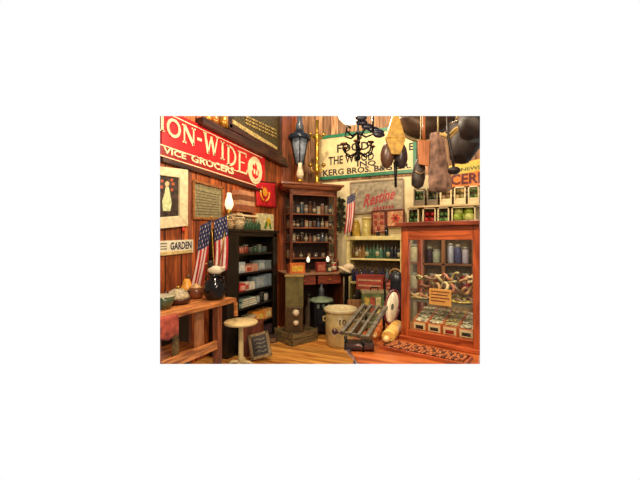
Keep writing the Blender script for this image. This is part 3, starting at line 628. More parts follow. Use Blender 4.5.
m = MB(); m.lathe([(.035, .06), (.065, .12), (.06, .17), (.035, .27), (.036, .33)]); m.build('glass', plain('milk glass', (226, 206, 170), .15, trans=.2), t)
t = thing('brass_candelabra', 'tall brass candelabra standing on the hutch top beside the lantern', 'candelabra', (q.x, q.y, ZH), YAW)
m = MB(); m.lathe([(.11, 0), (.11, .02), (.05, .06), (.03, .1), (.055, .15), (.03, .2)]); m.build('base', BRASS, t)
m = MB(); m.lathe([(.03, .2), (.06, .28), (.06, .36), (.03, .42), (.05, .5), (.045, .56), (.045, .85), (.085, .9), (.05, .96), (.03, 1.0), (.04, 1.2)]); m.build('stem', BRASS, t)
for s_ in (-1, 1):
    m = MB(); m.tube([(0, 0, .32), (s_*.05, 0, .26), (s_*.10, 0, .30), (s_*.12, 0, .36)], .012); a_ = m.build('arm', BRASS, t)
    m = MB(); m.lathe([(.015, .36), (.045, .38), (.03, .42), (.02, .42)], c=(s_*.12, 0, 0)); m.build('candle_cup', BRASS, a_)
for s_ in (-1, 1):
    m = MB(); m.tube([(0, 0, .9), (s_*.06, 0, .86), (s_*.12, 0, .92)], .012); a_ = m.build('arm', BRASS, t)
    m = MB(); m.ball((s_*.12, 0, .95), .035); m.build('finial', BRASS, a_)
# ------------------------------------------------------------------ floor clutter in the middle
Bc = onz(292, 347, 0); KA = math.radians(66); KT = ((Bc.x, Bc.y, 0), KA)
t = thing('slatted_crate', 'weathered grey slatted crate on the floor holding the tall dispenser', 'crate', *KT)
cw, cd, ch = .50, .46, .18
for sgn, (x0, x1, y0, y1) in (('f', (0, cw, 0, .018)), ('b', (0, cw, cd-.018, cd)), ('l', (0, .018, 0, cd)), ('r', (cw-.018, cw, 0, cd))):
    for j in range(2): m = MB(); m.box(x0, x1, y0, y1, .01+j*.09, .085+j*.09); m.build('slat', GREYW, t, bevel=.003)
for x in (.0, cw-.03):
    for y in (.0, cd-.03): m = MB(); m.box(x+.001, x+.03, y+.001, y+.03, 0, ch+.01); m.build('corner_post', GREYW, t)
m = MB(); m.box(.01, cw-.01, .01, cd-.01, .0, .012); m.build('base', GREYW, t)
p = at(294, 335, 5.2)
OLIVE = plain('olive tin', (124, 112, 66), .35, .3, var=.25, scale=7)
t = thing('tall_dispenser', 'tall olive tin dispenser with two white knobs standing in the crate', 'dispenser', (p.x, p.y, .014), YAW)
m = MB(); m.box(-.135, .135, -.02, .16, .0, .53); m.build('lower_body', plain('brown tin', (92, 70, 44), .4, .3), t, bevel=.006)
m = MB(); m.box(-.13, .14, -.01, .15, .53, .99); m.build('upper_body', OLIVE, t, bevel=.006)
m = MB(); m.box(-.14, .15, -.03, .17, .98, 1.01); m.build('lid', plain('worn brass edge', (170, 140, 84), .4, .4), t, bevel=.004)
for zz, r_ in ((.44, .04), (.29, .034)):
    m = MB(); m.lathe([(r_*1.3, 0), (r_*1.3, .008), (r_, .02), (r_*.9, .035), (r_*.3, .045)], c=(.03, -.02, zz), M=Matrix.Rotation(PI/2, 4, 'X')); m.build('knob', plain('ivory knob', (226, 206, 176), .25, var=.08), t)
m = MB(); m.box(-.05, .09, -.026, -.02, .07, .15); m.build('chute_plate', TIN, t)
# small stove with green top
p = onz(319, 335, 0)
t = thing('small_stove', 'small dark iron stove with pale green top behind the crate', 'stove', (p.x, p.y+.1, 0), YAW+.3)
m = MB(); m.box(-.16, .16, -.14, .14, .08, .54); m.build('body', plain('blue black iron', (34, 36, 44), .35, .4), t, bevel=.008)
m = MB(); m.lathe([(.21, .54), (.21, .56), (.17, .585), (.08, .60), (.05, .62)], n=8); m.build('top', plain('pale green enamel', (132, 150, 122), .3), t)
for x in (-.13, .13):
    for y in (-.11, .11): m = MB(); m.cyl((x, y, 0), (x, y, .09), .02, .03, 8); m.build('leg', BLK, t)
m = MB(); m.box(-.10, .10, -.15, -.14, .2, .42); d = m.build('door', plain('door iron', (56, 62, 72), .3, .5), t, bevel=.004)
m = MB(); m.ball((.07, -.16, .31), .014); m.build('knob', BRASS, d)
for i in range(3): m = MB(); m.box(-.12+.09*i, -.08+.09*i, -.148, -.14, .45, .51); m.build('vent', plain('grey green trim', (120, 134, 120), .4), t)
bottle('enamel_jug', 'grey metal bottle standing on the green stove top', (p.x, p.y+.1, .621), .22, .045, plain('grey enamel', (84, 88, 98), .3, .3), (40, 40, 44), None, 'bottle')
p = onz(305, 330, 0); bottle('stoneware_bottle', 'tall brown grey bottle between dispenser and green stove', (p.x+.05, p.y+.05, 0), .62, .075, plain('brown stoneware', (92, 76, 60), .35), (50, 40, 34))
# crock
p = at(340.5, 343, 5.12)
STONE = plain('speckled stoneware', (198, 176, 122), .35, var=.18, scale=12)
t = thing('stoneware_crock', 'big cream stoneware crock with rolled rim on the floor', 'crock', (p.x, p.y, 0), YAW)
m = MB(); m.lathe([(.20, 0), (.215, .03), (.225, .3), (.222, .50), (.20, .50), (.2, .08), (.02, .06)], n=36); m.build('body', STONE, t)
m = MB(); m.lathe([(.222, .49), (.245, .50), (.25, .53), (.24, .55), (.21, .55), (.20, .50)], n=36); m.build('rim', plain('pale rim glaze', (220, 204, 160), .25, var=.1), t)
m = MB()
def cyltext(m, body, x0, x1, z0, z1, r):
    k0 = len(m.bm.verts); m.text(body, (x0, 0, z1), (x1, 0, z1), (x1, 0, z0), (x0, 0, z0), (0, 0, 0))
    m.bm.verts.ensure_lookup_table()
    for v in m.bm.verts[k0:]: a = v.co.x/r; v.co.x = r*math.sin(a); v.co.y = -r*math.cos(a)
cyltext(m, '10', -.03, .07, .34, .42, .229); m.build('painted_number', plain('cobalt brown', (92, 72, 50), .4), t)
m = MB(); m.lathe([(.19, .47), (.19, .485), (.01, .49)], n=24); m.build('wooden_cover', wood('brown crock cover', (90, 44, 30), (140, 84, 60), 'x', 6), t)
for s_ in (-1, 1): m = MB(); m.tube([(s_*.22, 0, .42), (s_*.255, 0, .41), (s_*.255, 0, .36), (s_*.225, 0, .35)], .014); m.build('handle', STONE, t)
# items behind the crock
TT = (tuple(at(372, 300, 5.74).to_2d())+(0,), 0.10)
t = thing('back_bench', 'low dark bench behind the crock carrying the red boxes', 'bench', *TT)
m = MB(); m.box(-.26, .60, -.16, .15, .70, .74); m.build('bench_top', BLACKW, t, bevel=.004)
for x in (-.22, .55):
    for y in (-.12, .11): m = MB(); m.box(x-.03, x+.03, y-.03, y+.03, 0, .70); m.build('leg', BLACKW, t)
m = MB(); m.box(-.2, .52, -.11, .11, .2, .23); m.build('lower_shelf', BLACKW, t)
def bn(x, y, z=.741): return inframe(TT, x, y, z)
REDX = wood('faded red crate', (120, 38, 30), (188, 76, 58), 'x', 6)
def redcrate(label, x, w, h, z=.741, d=.26):
    t = thing('red_crate', label, 'crate', bn(x, -.0, z), TT[1])
    m = MB(); m.box(-w/2, w/2, -d/2, d/2, 0, h); m.build('body', REDX, t, bevel=.004)
    for zz in (h*.3, h*.72): m = MB(); m.box(-w/2*.85, w/2*.85, -d/2-.004, -d/2, zz-.012, zz+.012); m.build('pale_stripe', plain('pale slat paint', (206, 160, 120), .5), t)
    m = MB(); m.box(-w/2-.01, w/2+.01, -d/2-.01, d/2+.01, h, h+.015); m.build('lid', REDX, t)
redcrate('faded red crate with pale stripes, left on the dark bench', -.02, .44, .21)
redcrate('smaller faded red crate right on the dark bench', .39, .30, .15)
wicker('wicker_basket', 'tan wicker basket sitting on the right red crate', bn(.38, 0, .741+.167), .09, .09, (190, 150, 96))
# pale cloth bonnet
p = at(346.5, 268, 5.62)
t = thing('sun_bonnet', 'pale cloth bonnet resting on the dark stand by cream shelves', 'bonnet', (p.x, p.y, 1.02), YAW)
CL = plain('pale linen', (226, 204, 168), .8, var=.1)
m = MB(); m.ball((.04, 0, .09), .07, sq=(1.3, 1, .8)); m.build('crown', CL, t)
m = MB(); m.lathe([(.03, 0), (.10, .03), (.105, .04), (.06, .07)], c=(-.05, -.02, .01), sx=1.2, sy=.8, M=Matrix.Rotation(.5, 4, 'Y')); m.build('brim', CL, t)
t = thing('dark_pedestal', 'dark round pedestal holding up the pale bonnet', 'pedestal', (p.x, p.y, 0))
m = MB(); m.lathe([(.10, 0), (.10, .03), (.04, .08), (.035, .95), (.09, .985), (.12, 1.0), (.12, 1.018)]); m.build('post', BLK, t)
# things under the bench front
p = at(356, 333, 5.40)
t = thing('slatted_box', 'upright brown slatted box behind the crock', 'box', (p.x, p.y, 0), YAW)
for i in range(4): m = MB(); m.box(-.13+i*.065, -.072+i*.065, -.01, .01, 0, .62); m.build('slat', wood('warm slat wood', (110, 72, 44), (176, 124, 80), 'z', 6), t, bevel=.003)
for z_ in (.06, .54): m = MB(); m.box(-.13, .125, .01, .03, z_-.02, z_+.02); m.build('cross_rail', RUSTZ, t)
m = MB(); m.box(-.13, .125, .03, .12, 0, .58); m.build('box_back', RUSTZ, t)
p = at(372, 330, 5.15)
t = thing('painted_tin', 'green and yellow painted tin box behind the wooden rack', 'tin box', (p.x+.05, p.y, 0), YAW)
m = MB(); m.box(-.19, .19, 0, .2, .0, .76); m.build('body', plain('painted green tin', (110, 124, 76), .35, .1, var=.4, scale=12), t, bevel=.006)
for i, c_ in enumerate(((196, 168, 70), (172, 76, 48), (206, 190, 130), (84, 110, 66))): m = MB(); m.box(-.16+i*.085, -.09+i*.085, -.005, 0, .46, .70); m.build('painted_panel', col(c_, var=.4), t)
m = MB(); m.box(-.2, .2, -.01, .21, .755, .79); m.build('lid', plain('pale tin lid', (176, 168, 130), .3, .4), t)
m = MB(); m.tube([(-.06, .1, .79), (-.05, .1, .83), (.05, .1, .83), (.06, .1, .79)], .01); m.build('handle', BLK, t)
# ------------------------------------------------------------------ cream shelf unit on the back wall
cx0 = ony(346.5, 240, 5.88).x; cx1 = ony(404, 240, 5.88).x; CT = ((cx0, 5.88, 0), 0); w = cx1-cx0
t = thing('cream_shelf_unit', 'cream painted shelf unit against the back wall full of bottles', 'shelf unit', *CT)
for x0 in (0, w-.065): m = MB(); m.box(x0, x0+.065, 0, .3, 0, 1.55); m.build('side_panel', CREAMP, t, bevel=.004)
m = MB(); m.box(-.03, w+.03, -.03, .3, 1.55, 1.62); m.build('top_board', CREAMP, t, bevel=.005)
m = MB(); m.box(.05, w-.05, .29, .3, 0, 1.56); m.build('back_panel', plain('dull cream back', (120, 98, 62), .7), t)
CS = [1.225, .80, .35]
for z in CS: m = MB(); m.box(.05, w-.05, 0, .29, z-.03, z); m.build('shelf_board', CREAMP, t, bevel=.003)
def cs(x, z, y=.1): return inframe(CT, x, y, z+.001)
ccols = [((124, 84, 40), 'amber')]*2+[((158, 118, 60), 'honey')]*2+[((70, 116, 84), 'green')]*3+[((92, 140, 108), 'light green')]*2+[((46, 80, 66), 'dark green')]*2+[((40, 44, 56), 'dark blue')]*3
n = len(ccols)
for i, (c_, cn) in enumerate(ccols):
    bottle('glass_bottle', '%s bottle, %s from left on top shelf of cream unit' % (cn, ORD[i]), cs(.10+i*(w-.2)/(n-1), CS[0], .1), random.uniform(.22, .29), .033, c_, (60, 50, 40), 'bottles on the cream unit top shelf', paper=(196, 190, 150) if i % 3 == 1 else None)
for i in range(13):
    c_, cn = [((40, 42, 84), 'cobalt'), ((70, 62, 110), 'violet'), ((30, 34, 44), 'blue black'), ((60, 60, 96), 'indigo')][i % 4]
    if i > 8: c_, cn = [((34, 34, 40), 'black'), ((120, 140, 150), 'pale blue')][i % 2]
    bottle('glass_bottle', '%s bottle, %s from left on second shelf of cream unit' % (cn, ORD[i]), cs(.10+i*(w-.2)/12, CS[1], .1), random.uniform(.22, .30), .034, c_, (50, 46, 60), 'bottles on the cream unit second shelf')
for i in range(5): jar('storage_jar', 'dark jar, %s from left on low shelf of cream unit' % ORD[i], cs(.15+i*.17, CS[2]), .2, .07, [(60, 50, 44), (50, 56, 60)][i % 2], group='jars low on the cream unit')
# on top of the cream unit
zt = 1.621
for i, px in enumerate((355.5, 366.5)):
    p = ony(px, 236, 5.98)
    t = thing('yellow_canister', ['yellow glass canister nearer the small flag', 'pale yellow canister with flat lid right of the other'][i], 'canister', (p.x, 5.98, zt))
    m = MB(); m.lathe([(.075, 0), (.085, .02), (.085, .22), (.06, .26)] if i == 0 else [(.078, 0), (.08, .01), (.078, .3)]); m.build('body', plain('yellow glass%d' % i, [(222, 186, 74), (216, 196, 112)][i], .25, var=.15, trans=.15), t)
    m = MB(); m.lathe([(.065, .255), (.07, .27), (.02, .31)] if i == 0 else [(.085, .3), (.085, .33), (.02, .34)]); m.build('lid', plain('lid yellow', (226, 204, 120), .3), t)
for px, h, lb in ((386.5, .2, 'dark bottle in front of the two red pictures'), (352, .12, 'little dark pot below the small flag'), (378, .1, 'small dark pot in front of the left red picture')):
    p = ony(px, 236, 5.93); bottle('glass_bottle', lb, (p.x, 5.93, zt), h, .035, (40, 38, 40))
def backpic(name, label, cat, q, off, fill, frame, fw=.02, detail=None):
    """flat framed thing on the back wall; q: four corners (tl,tr,br,bl)"""
    P = [BY(*c, off) for c in q]; t = thing(name, label, cat, tuple(sum(P, Vector())/4), 0)
    m = MB(); m.slab(P, (0, -.02, 0)); m.build('panel', fill, t, world=True)
    for i in range(4):
        a, b = P[i], P[(i+1) % 4]; d = (b-a).normalized(); n = d.cross(NB).normalized()*fw
        m = MB(); m.slab([a-n*.0-d*0, b, b-n, a-n] if 0 else [a-n*.5, b-n*.5, b+n*.5, a+n*.5], (0, -.035, 0)); m.build('frame_rail', frame, t, world=True, bevel=.002)
    return t
def btext(t, body, q, off, mat, name='lettering'):
    m = MB(); P = [BY(*c, off) for c in q]; m.text(body, P[0], P[1], P[2], P[3], (0, 0, 0)); return m.build(name, mat, t, world=True)
# big cream sign
GRN = plain('sign green border', (36, 120, 84), .4, var=.2)
t = backpic('produce_sign', 'large cream sign with green border and black capitals on back wall', 'sign', ((318, 138.5), (415, 126), (415, 171), (318, 179)), .03, plain('sign yellow cream', (228, 206, 152), .5, var=.12, scale=4), GRN, .06)
for body, q in (('FOOD', ((337, 144.5), (369, 141), (369, 149.5), (337, 153))), ('THE WOOD', ((328.5, 157), (374, 151.5), (374, 160), (328.5, 165.5))), ('INQ', ((357, 161.5), (376, 160), (376, 166), (357, 167.8))),
                ('KERG BROS. B&G GR.', ((323, 170), (411, 162.5), (411, 168), (323, 176.5))), ('E', ((409, 143), (413, 142.6), (413, 150), (409, 150.4))), ('C', ((405, 132), (411, 131.4), (411, 137), (405, 137.6)))):
    btext(t, body, q, .052, INK)
# grey script sign
t = backpic('script_sign', 'weathered grey board sign with slanted faded red script lettering', 'sign', ((351, 183), (403, 179), (403, 209.5), (351, 214)), .02, plain('weathered grey board', (168, 154, 128), .7, var=.3, scale=14), wood('grey frame', (120, 100, 76), (164, 142, 110), 'x', 6), .03)
SR = plain('faded red script', (184, 62, 60), .5, var=.25, scale=40)
m = MB(); P = [BY(*c, .042) for c in ((366, 194.5), (397, 186.5), (394, 199), (363, 208))]; m.text('Restine', *P, (0, 0, 0)); m.build('script_lettering', SR, t, world=True)
m = MB()
for i in range(7): m.obox(BY(374.5+i*3, 208.6-i*.3, .043), (.036, .006, .045+.012*(i % 2)))
m.build('worn_marks', SR, t, world=True)
# two red pictures standing on the cream unit
for i, (q, nm) in enumerate(((((372.5, 211.5), (385.5, 210.5), (385.5, 232), (372.5, 233)), 'narrow dark red framed print left of the flower print'), (((387, 210.5), (404, 209.5), (404, 226), (387, 227)), 'orange flower print in dark red frame behind the case'))):
    t = backpic('framed_print', nm, 'picture', q, .06, plain('print ground%d' % i, [(196, 128, 92), (226, 160, 110)][i], .6, var=.35, scale=30), plain('dark red frame', (110, 36, 26), .4), .025)
    c_ = BY((q[0][0]+q[1][0])/2, (q[0][1]+q[2][1])/2, .085)
    if i == 0:
        for dx, dz in ((-.06, .09), (.05, .09), (-.06, -.02), (.05, -.02), (-.01, -.12)): m = MB(); m.obox(c_+Vector((dx, 0, dz)), (.06, .006, .07)); m.build('printed_panel', col((170, 60, 40), var=.4), t, world=True)
    else:
        m = MB()
        for k in range(6): m.obox(c_+Vector((.05*math.cos(k*PI/3), 0, .05*math.sin(k*PI/3))), (.055, .006, .04), (0, -k*PI/3, 0))
        m.build('printed_petals', col((216, 70, 40)), t, world=True)
        m = MB(); m.obox(c_, (.05, .012, .05), (0, .8, 0)); m.build('printed_centre', col((120, 40, 30)), t, world=True)
# small flag
flag('small faded striped flag hanging above the cream shelf unit', at(347, 197, 6.0), at(355, 193, 6.0), at(348, 233, 6.0)-at(351, 195, 6.0), (at(347, 236, 6.02), at(356, 190, 6.02)), .18, None)
t = thing('garland', 'dark green leafy garland hanging right beside the hutch', 'garland', tuple(BY(341, 198, .08)))
m = MB(); m.tube([(0, 0, -.02), (.02, 0, -.2), (-.02, 0, -.45), (.01, 0, -.6)], .012); m.build('stem', col((70, 54, 34)), t)
m = MB()
for i in range(90):
    a = random.uniform(0, 2*PI); z_ = -random.uniform(0, .62); r_ = random.uniform(.02, .10)
    m.obox((r_*math.cos(a), r_*math.sin(a)*.6, z_), (.07, .008, .035), (random.uniform(-1, 1), random.uniform(-1, 1), a))
m.build('leaves', plain('dull green leaves', (62, 66, 40), .6, var=.5), t)
# ------------------------------------------------------------------ right: grocery sign and produce shelves
t = thing('grocery_sign', 'yellow and orange grocery sign above the produce boxes at right', 'sign', tuple(BY(462, 174, .05)))
P = [BY(*c, .05) for c in ((441, 168), (484, 158), (484, 186), (441, 190))]
m = MB(); m.slab(P, (0, -.02, 0)); m.build('board', plain('sign orange', (232, 132, 44), .45, var=.25, scale=4), t, world=True)
P = [BY(*c, .071) for c in ((441, 168), (484, 158), (484, 170), (441, 177))]
m = MB(); m.slab(P, (0, -.003, 0)); m.build('yellow_band', plain('sign yellow', (236, 196, 70), .45, var=.2), t, world=True)
btext(t, 'NEWI', ((461, 168), (479.5, 165), (479.5, 169), (461, 171.5)), .076, plain('leaf green', (96, 120, 44), .5))
btext(t, 'CERI', ((450.5, 174.5), (480.5, 172), (480.5, 182.8), (450.5, 185.5)), .076, plain('maroon letters', (112, 20, 24), .4))
btext(t, 'O', ((440.5, 177), (449, 176), (449, 186), (440.5, 187)), .076, plain('maroon letters', (112, 20, 24), .4))
m = MB(); m.bar(BY(441, 189, .075), BY(484, 186, .075), .006, .025); m.build('lower_line', INK, t, world=True)
SH = wood('pale shelf edge', (176, 142, 92), (232, 204, 150), 'x', 6)
FX = [ony(px, 200, 5.80) for px in (411, 480)]
zU = ony(411, 206, 5.80).z; zL = 1.745
xs0, xs1 = ony(404, 200, 5.8).x, ony(482, 200, 5.8).x
for nm, z_, lb in (('wall_shelf', zU, 'upper pale wooden shelf of green produce boxes at right'), ('wall_shelf', zL, 'lower pale wooden shelf of bright produce boxes at right')):
    t = thing(nm, lb, 'shelf', (xs0, 5.8, z_))
    m = MB(); m.box(0 if z_ == zL else .08, xs1-xs0, 0, .39, -.03, 0); m.build('board', SH, t, bevel=.003)
    for x in (.2, .8): m = MB(); m.hexa([(x, .38, -.2), (x+.02, .38, -.2), (x+.02, .4, -.2), (x, .4, -.2)], [(x, .1, -.03), (x+.02, .1, -.03), (x+.02, .4, -.03), (x, .4, -.03)]); m.build('bracket', SH, t)
PALEB = wood('pale box wood', (206, 184, 130), (246, 228, 180), 'x', 6)
DARKB = wood('dark box wood', (84, 66, 40), (140, 116, 74), 'x', 6)
def produce_box(label, px0, px1, z, frame, h, kind, c_, pn):
    x0, x1 = ony(px0, 200, 5.83).x, ony(px1, 200, 5.83).x; w = x1-x0-.012; xc = (x0+x1)/2
    t = thing('produce_box', label, 'box', (xc, 5.84, z+.001))
    for s_ in (-1, 1): m = MB(); m.box(s_*w/2-(.02 if s_ > 0 else 0), s_*w/2+(0 if s_ > 0 else .02), 0, .26, 0, h); m.build('side_panel', frame, t)
    m = MB(); m.box(-w/2+.02, w/2-.02, 0, .015, 0, .06); m.build('front_board', frame, t)
    m = MB(); m.box(-w/2, w/2, .245, .26, 0, h); m.build('back_panel', DARKB, t)
    m = MB(); m.box(-w/2+.02, w/2-.02, 0.015, .245, 0, .10); m.build('base_board', frame, t)
    m = MB(); m.box(-w/2, w/2, 0, .02, h-.02, h); m.build('top_rail', frame, t)
    cat, nm = kind
    sl = [(-.25, .07, .0), (.25, .07, .0), (0, .16, .0), (-.22, .15, .075), (.22, .15, .075)]
    for i, (fx, yy, dz) in enumerate(sl):
        r = w*.22; wh = ['front left', 'front right', 'rear middle', 'upper left', 'upper right'][i]
        o = MB()
        if nm == 'corn': o.lathe([(.02, 0), (.035, .03), (.03, .1), (.012, .16)], n=10)
        else: o.lathe([(r*.3, 0), (r*.85, r*.3), (r, r*.85), (r*.8, r*1.45), (r*.3, r*1.7), (r*.12, r*1.62)], n=12)
        tag(o.build(nm, col(c_[i % len(c_)], rough=.35), loc=(xc+fx*w, 5.84+yy, z+.102+dz*1.3)), '%s %s, %s in the %s' % (pn, cat, wh, label.split(',')[0]), cat, '%s in the %s' % (nm, label.split(',')[0]))
K1 = [((407, 419), PALEB, ('pepper', 'bell_pepper'), [(60, 104, 52), (84, 120, 60)], 'green'), ((422, 436), PALEB, ('tomato', 'tomato'), [(190, 34, 30), (160, 24, 28)], 'red'),
      ((437, 449.5), PALEB, ('cabbage', 'cabbage'), [(80, 130, 62), (110, 150, 80)], 'green'), ((451, 476), PALEB, ('apple', 'green_apple'), [(156, 176, 62), (196, 200, 110)], 'yellow green')]
for i, ((a, b), fr, kd, c_, pn) in enumerate(K1):
    produce_box('%s box, lower right shelf' % ['green pepper', 'red tomato', 'cabbage', 'pale apple'][i], a, b, zL, fr, .33, kd, c_, pn)
K2 = [((413, 425), ('cucumber', 'green_gourd'), [(54, 84, 44), (74, 104, 54)], 'dark green'), ((426.5, 438), ('artichoke', 'artichoke'), [(36, 60, 34), (58, 74, 44)], 'blackish green'),
      ((439.5, 452), ('onion', 'onion'), [(178, 140, 110), (120, 96, 60)], 'brown'), ((453.5, 466), ('potato', 'potato'), [(206, 176, 110), (150, 140, 80)], 'cream'), ((467.5, 479.5), ('lettuce', 'lettuce'), [(70, 110, 50), (110, 140, 70)], 'leafy green')]
for i, ((a, b), kd, c_, pn) in enumerate(K2):
    produce_box('%s box, upper right shelf' % ['dark gourd', 'artichoke', 'onion', 'potato', 'lettuce'][i], a, b, zU, PALEB if i > 1 else DARKB, .28, kd, c_, pn)
# enamel ware behind the case, seen through its glass
RT = ((ony(409, 240, 5.75).x, 5.75, 0), 0); rw = xR-.0-RT[0][0]
t = thing('brown_rack', 'brown open rack at the back wall seen through the glass case', 'rack', *RT)
for x0 in (.18, .50, rw-.12): m = MB(); m.box(x0, x0+.06, 0, .4, 0, 1.62); m.build('upright', wood('rack brown', (100, 58, 34), (176, 118, 66), 'z', 6), t, bevel=.004)
m = MB(); m.box(0, rw, .02, .16, 1.60, 1.64); m.build('top_board', SH, t)
for z_ in (1.18, .75): m = MB(); m.box(0, rw, 0, .4, z_-.03, z_); m.build('shelf_board', wood('rack brown rail', (100, 58, 34), (160, 100, 60), 'x', 6), t)
m = MB(); m.box(0, rw, .385, .4, 0, 1.6); m.build('back_panel', plain('rack back', (190, 166, 128), .7), t)
def rk(x, z_, y=.12): return inframe(RT, x, y, z_+.001)
for i, (x, z_, h, r, c_, lb) in enumerate(((.08, 1.18, .30, .07, (226, 212, 170), 'cream enamel jar at left of the brown rack'), (.31, 1.18, .26, .055, (60, 34, 56), 'deep plum jar in the brown rack'), (.42, 1.18, .22, .06, (190, 200, 176), 'pale green jar in the brown rack'),
                      (.63, 1.18, .32, .05, (200, 206, 226), 'white blue enamel jar in the brown rack'), (.74, 1.18, .3, .048, (84, 90, 140), 'blue enamel jar in the brown rack'), (.85, 1.18, .26, .048, (210, 204, 226), 'lavender white jar at right of the brown rack'),
                      (.08, .75, .26, .07, (206, 196, 160), 'cream crock on the low shelf of brown rack'), (.36, .75, .26, .07, (150, 70, 40), 'rust crock on the low shelf of brown rack'), (.66, .75, .28, .07, (70, 80, 78), 'grey green crock on low shelf of brown rack'), (.86, .75, .28, .08, (160, 30, 30), 'bright red crock on low shelf of brown rack'))):
    jar('enamel_jar', lb, rk(x, z_), h, r, plain('enamel %d' % i, c_, .25, var=.12), (180, 176, 160))
# ------------------------------------------------------------------ front table with rounded end
def cam2(x, d): v = RV*x+FV*d; return (v.x, v.y)
FZ = .75
edge = [cam2(.256, 2.10), cam2(.246, 2.28), cam2(.236, 2.40), cam2(.21, 2.52), cam2(.192, 2.62), cam2(.22, 2.75), cam2(.30, 2.9), cam2(.42, 3.1), cam2(.6, 3.42), (.25, 3.6), (.25, 1.9)]
t = thing('front_table', 'honey coloured wooden table with rounded end in the foreground', 'table', (cam2(.7, 2.7)[0], cam2(.7, 2.7)[1], 0))
m = MB(); m.prism(edge, FZ-.04, FZ); m.build('tabletop', TABLEW, t, world=True, bevel=.008)
for a_ in ((.30, 2.62), (.72, 3.2)):
    x, y = cam2(*a_); m = MB(); m.lathe([(.06, 0), (.035, .06), (.04, .35), (.06, .45), (.045, .6), (.05, FZ-.04)], c=(x, y, 0)); m.build('leg', BLK, t, world=True)
# glass display case
cl = Vector((*cam2(.2348*2.80, 2.80), 0)); cr = onz(480.5, 354.6, FZ)
d = Vector((cr.x-cl.x, cr.y-cl.y)); CW = d.length+.0; CA = math.atan2(d.y, d.x); CD = .34
ST = ((cl.x, cl.y, FZ+.001), CA); CH = .905
t = thing('display_case', 'orange oak and glass display case standing on the front table', 'display case', *ST)
for nm, x0, x1, y0, y1 in (('front_post', 0, .062, 0, .04), ('front_post', CW-.052, CW, 0, .04), ('rear_post', 0, .035, CD-.035, CD), ('rear_post', CW-.035, CW, CD-.035, CD)):
    m = MB(); m.box(x0, x1, y0, y1, .0, CH); m.build(nm, CASEW, t, bevel=.004)
m = MB(); m.box(.062, CW-.052, 0, .035, .0, .085); m.build('bottom_rail', CASEX, t, bevel=.004)
m = MB(); m.box(-.012, CW, -.02, .03, .0, .03); m.build('plinth_strip', CASEX, t, bevel=.004)
m = MB(); m.box(.062, CW-.052, 0, .035, CH-.105, CH); m.build('top_rail', CASEX, t, bevel=.004)
m = MB(); m.box(.02, CW-.02, .035, CD, .055, .07); m.build('case_floor', CASEX, t)
m = MB(); m.box(-.035, CW+.035, -.035, CD+.01, CH, CH+.035); m.build('case_top', wood('dark red case top', (78, 30, 18), (142, 66, 40), 'x', 6, .3), t, bevel=.006)
m = MB(); m.box(.035, CW-.035, CD-.03, CD, .0, .07); m.build('back_rail', CASEX, t)
m = MB(); m.box(.035, CW-.035, CD-.03, CD, CH-.06, CH); m.build('back_rail', CASEX, t)
for nm, b in (('front_glass', (.062, CW-.052, .015, .019, .085, CH-.105)), ('side_glass', (.012, .016, .04, CD-.035, .07, CH-.02)), ('side_glass', (CW-.016, CW-.012, .04, CD-.035, .07, CH-.02))):
    m = MB(); m.box(*b); m.build(nm, GLASS, t)
SHZ = 1.07-FZ
m = MB(); m.box(.02, CW-.02, .07, CD-.03, SHZ-.012, SHZ); m.build('glass_shelf', glassm('shelf glass', (244, 242, 234), .06), t)
m = MB(); m.box(.02, CW-.02, .06, .07, SHZ-.015, SHZ+.003); m.build('shelf_lip', TIN, t)
def sc(x, y, z_): return inframe(ST, x, y, z_)
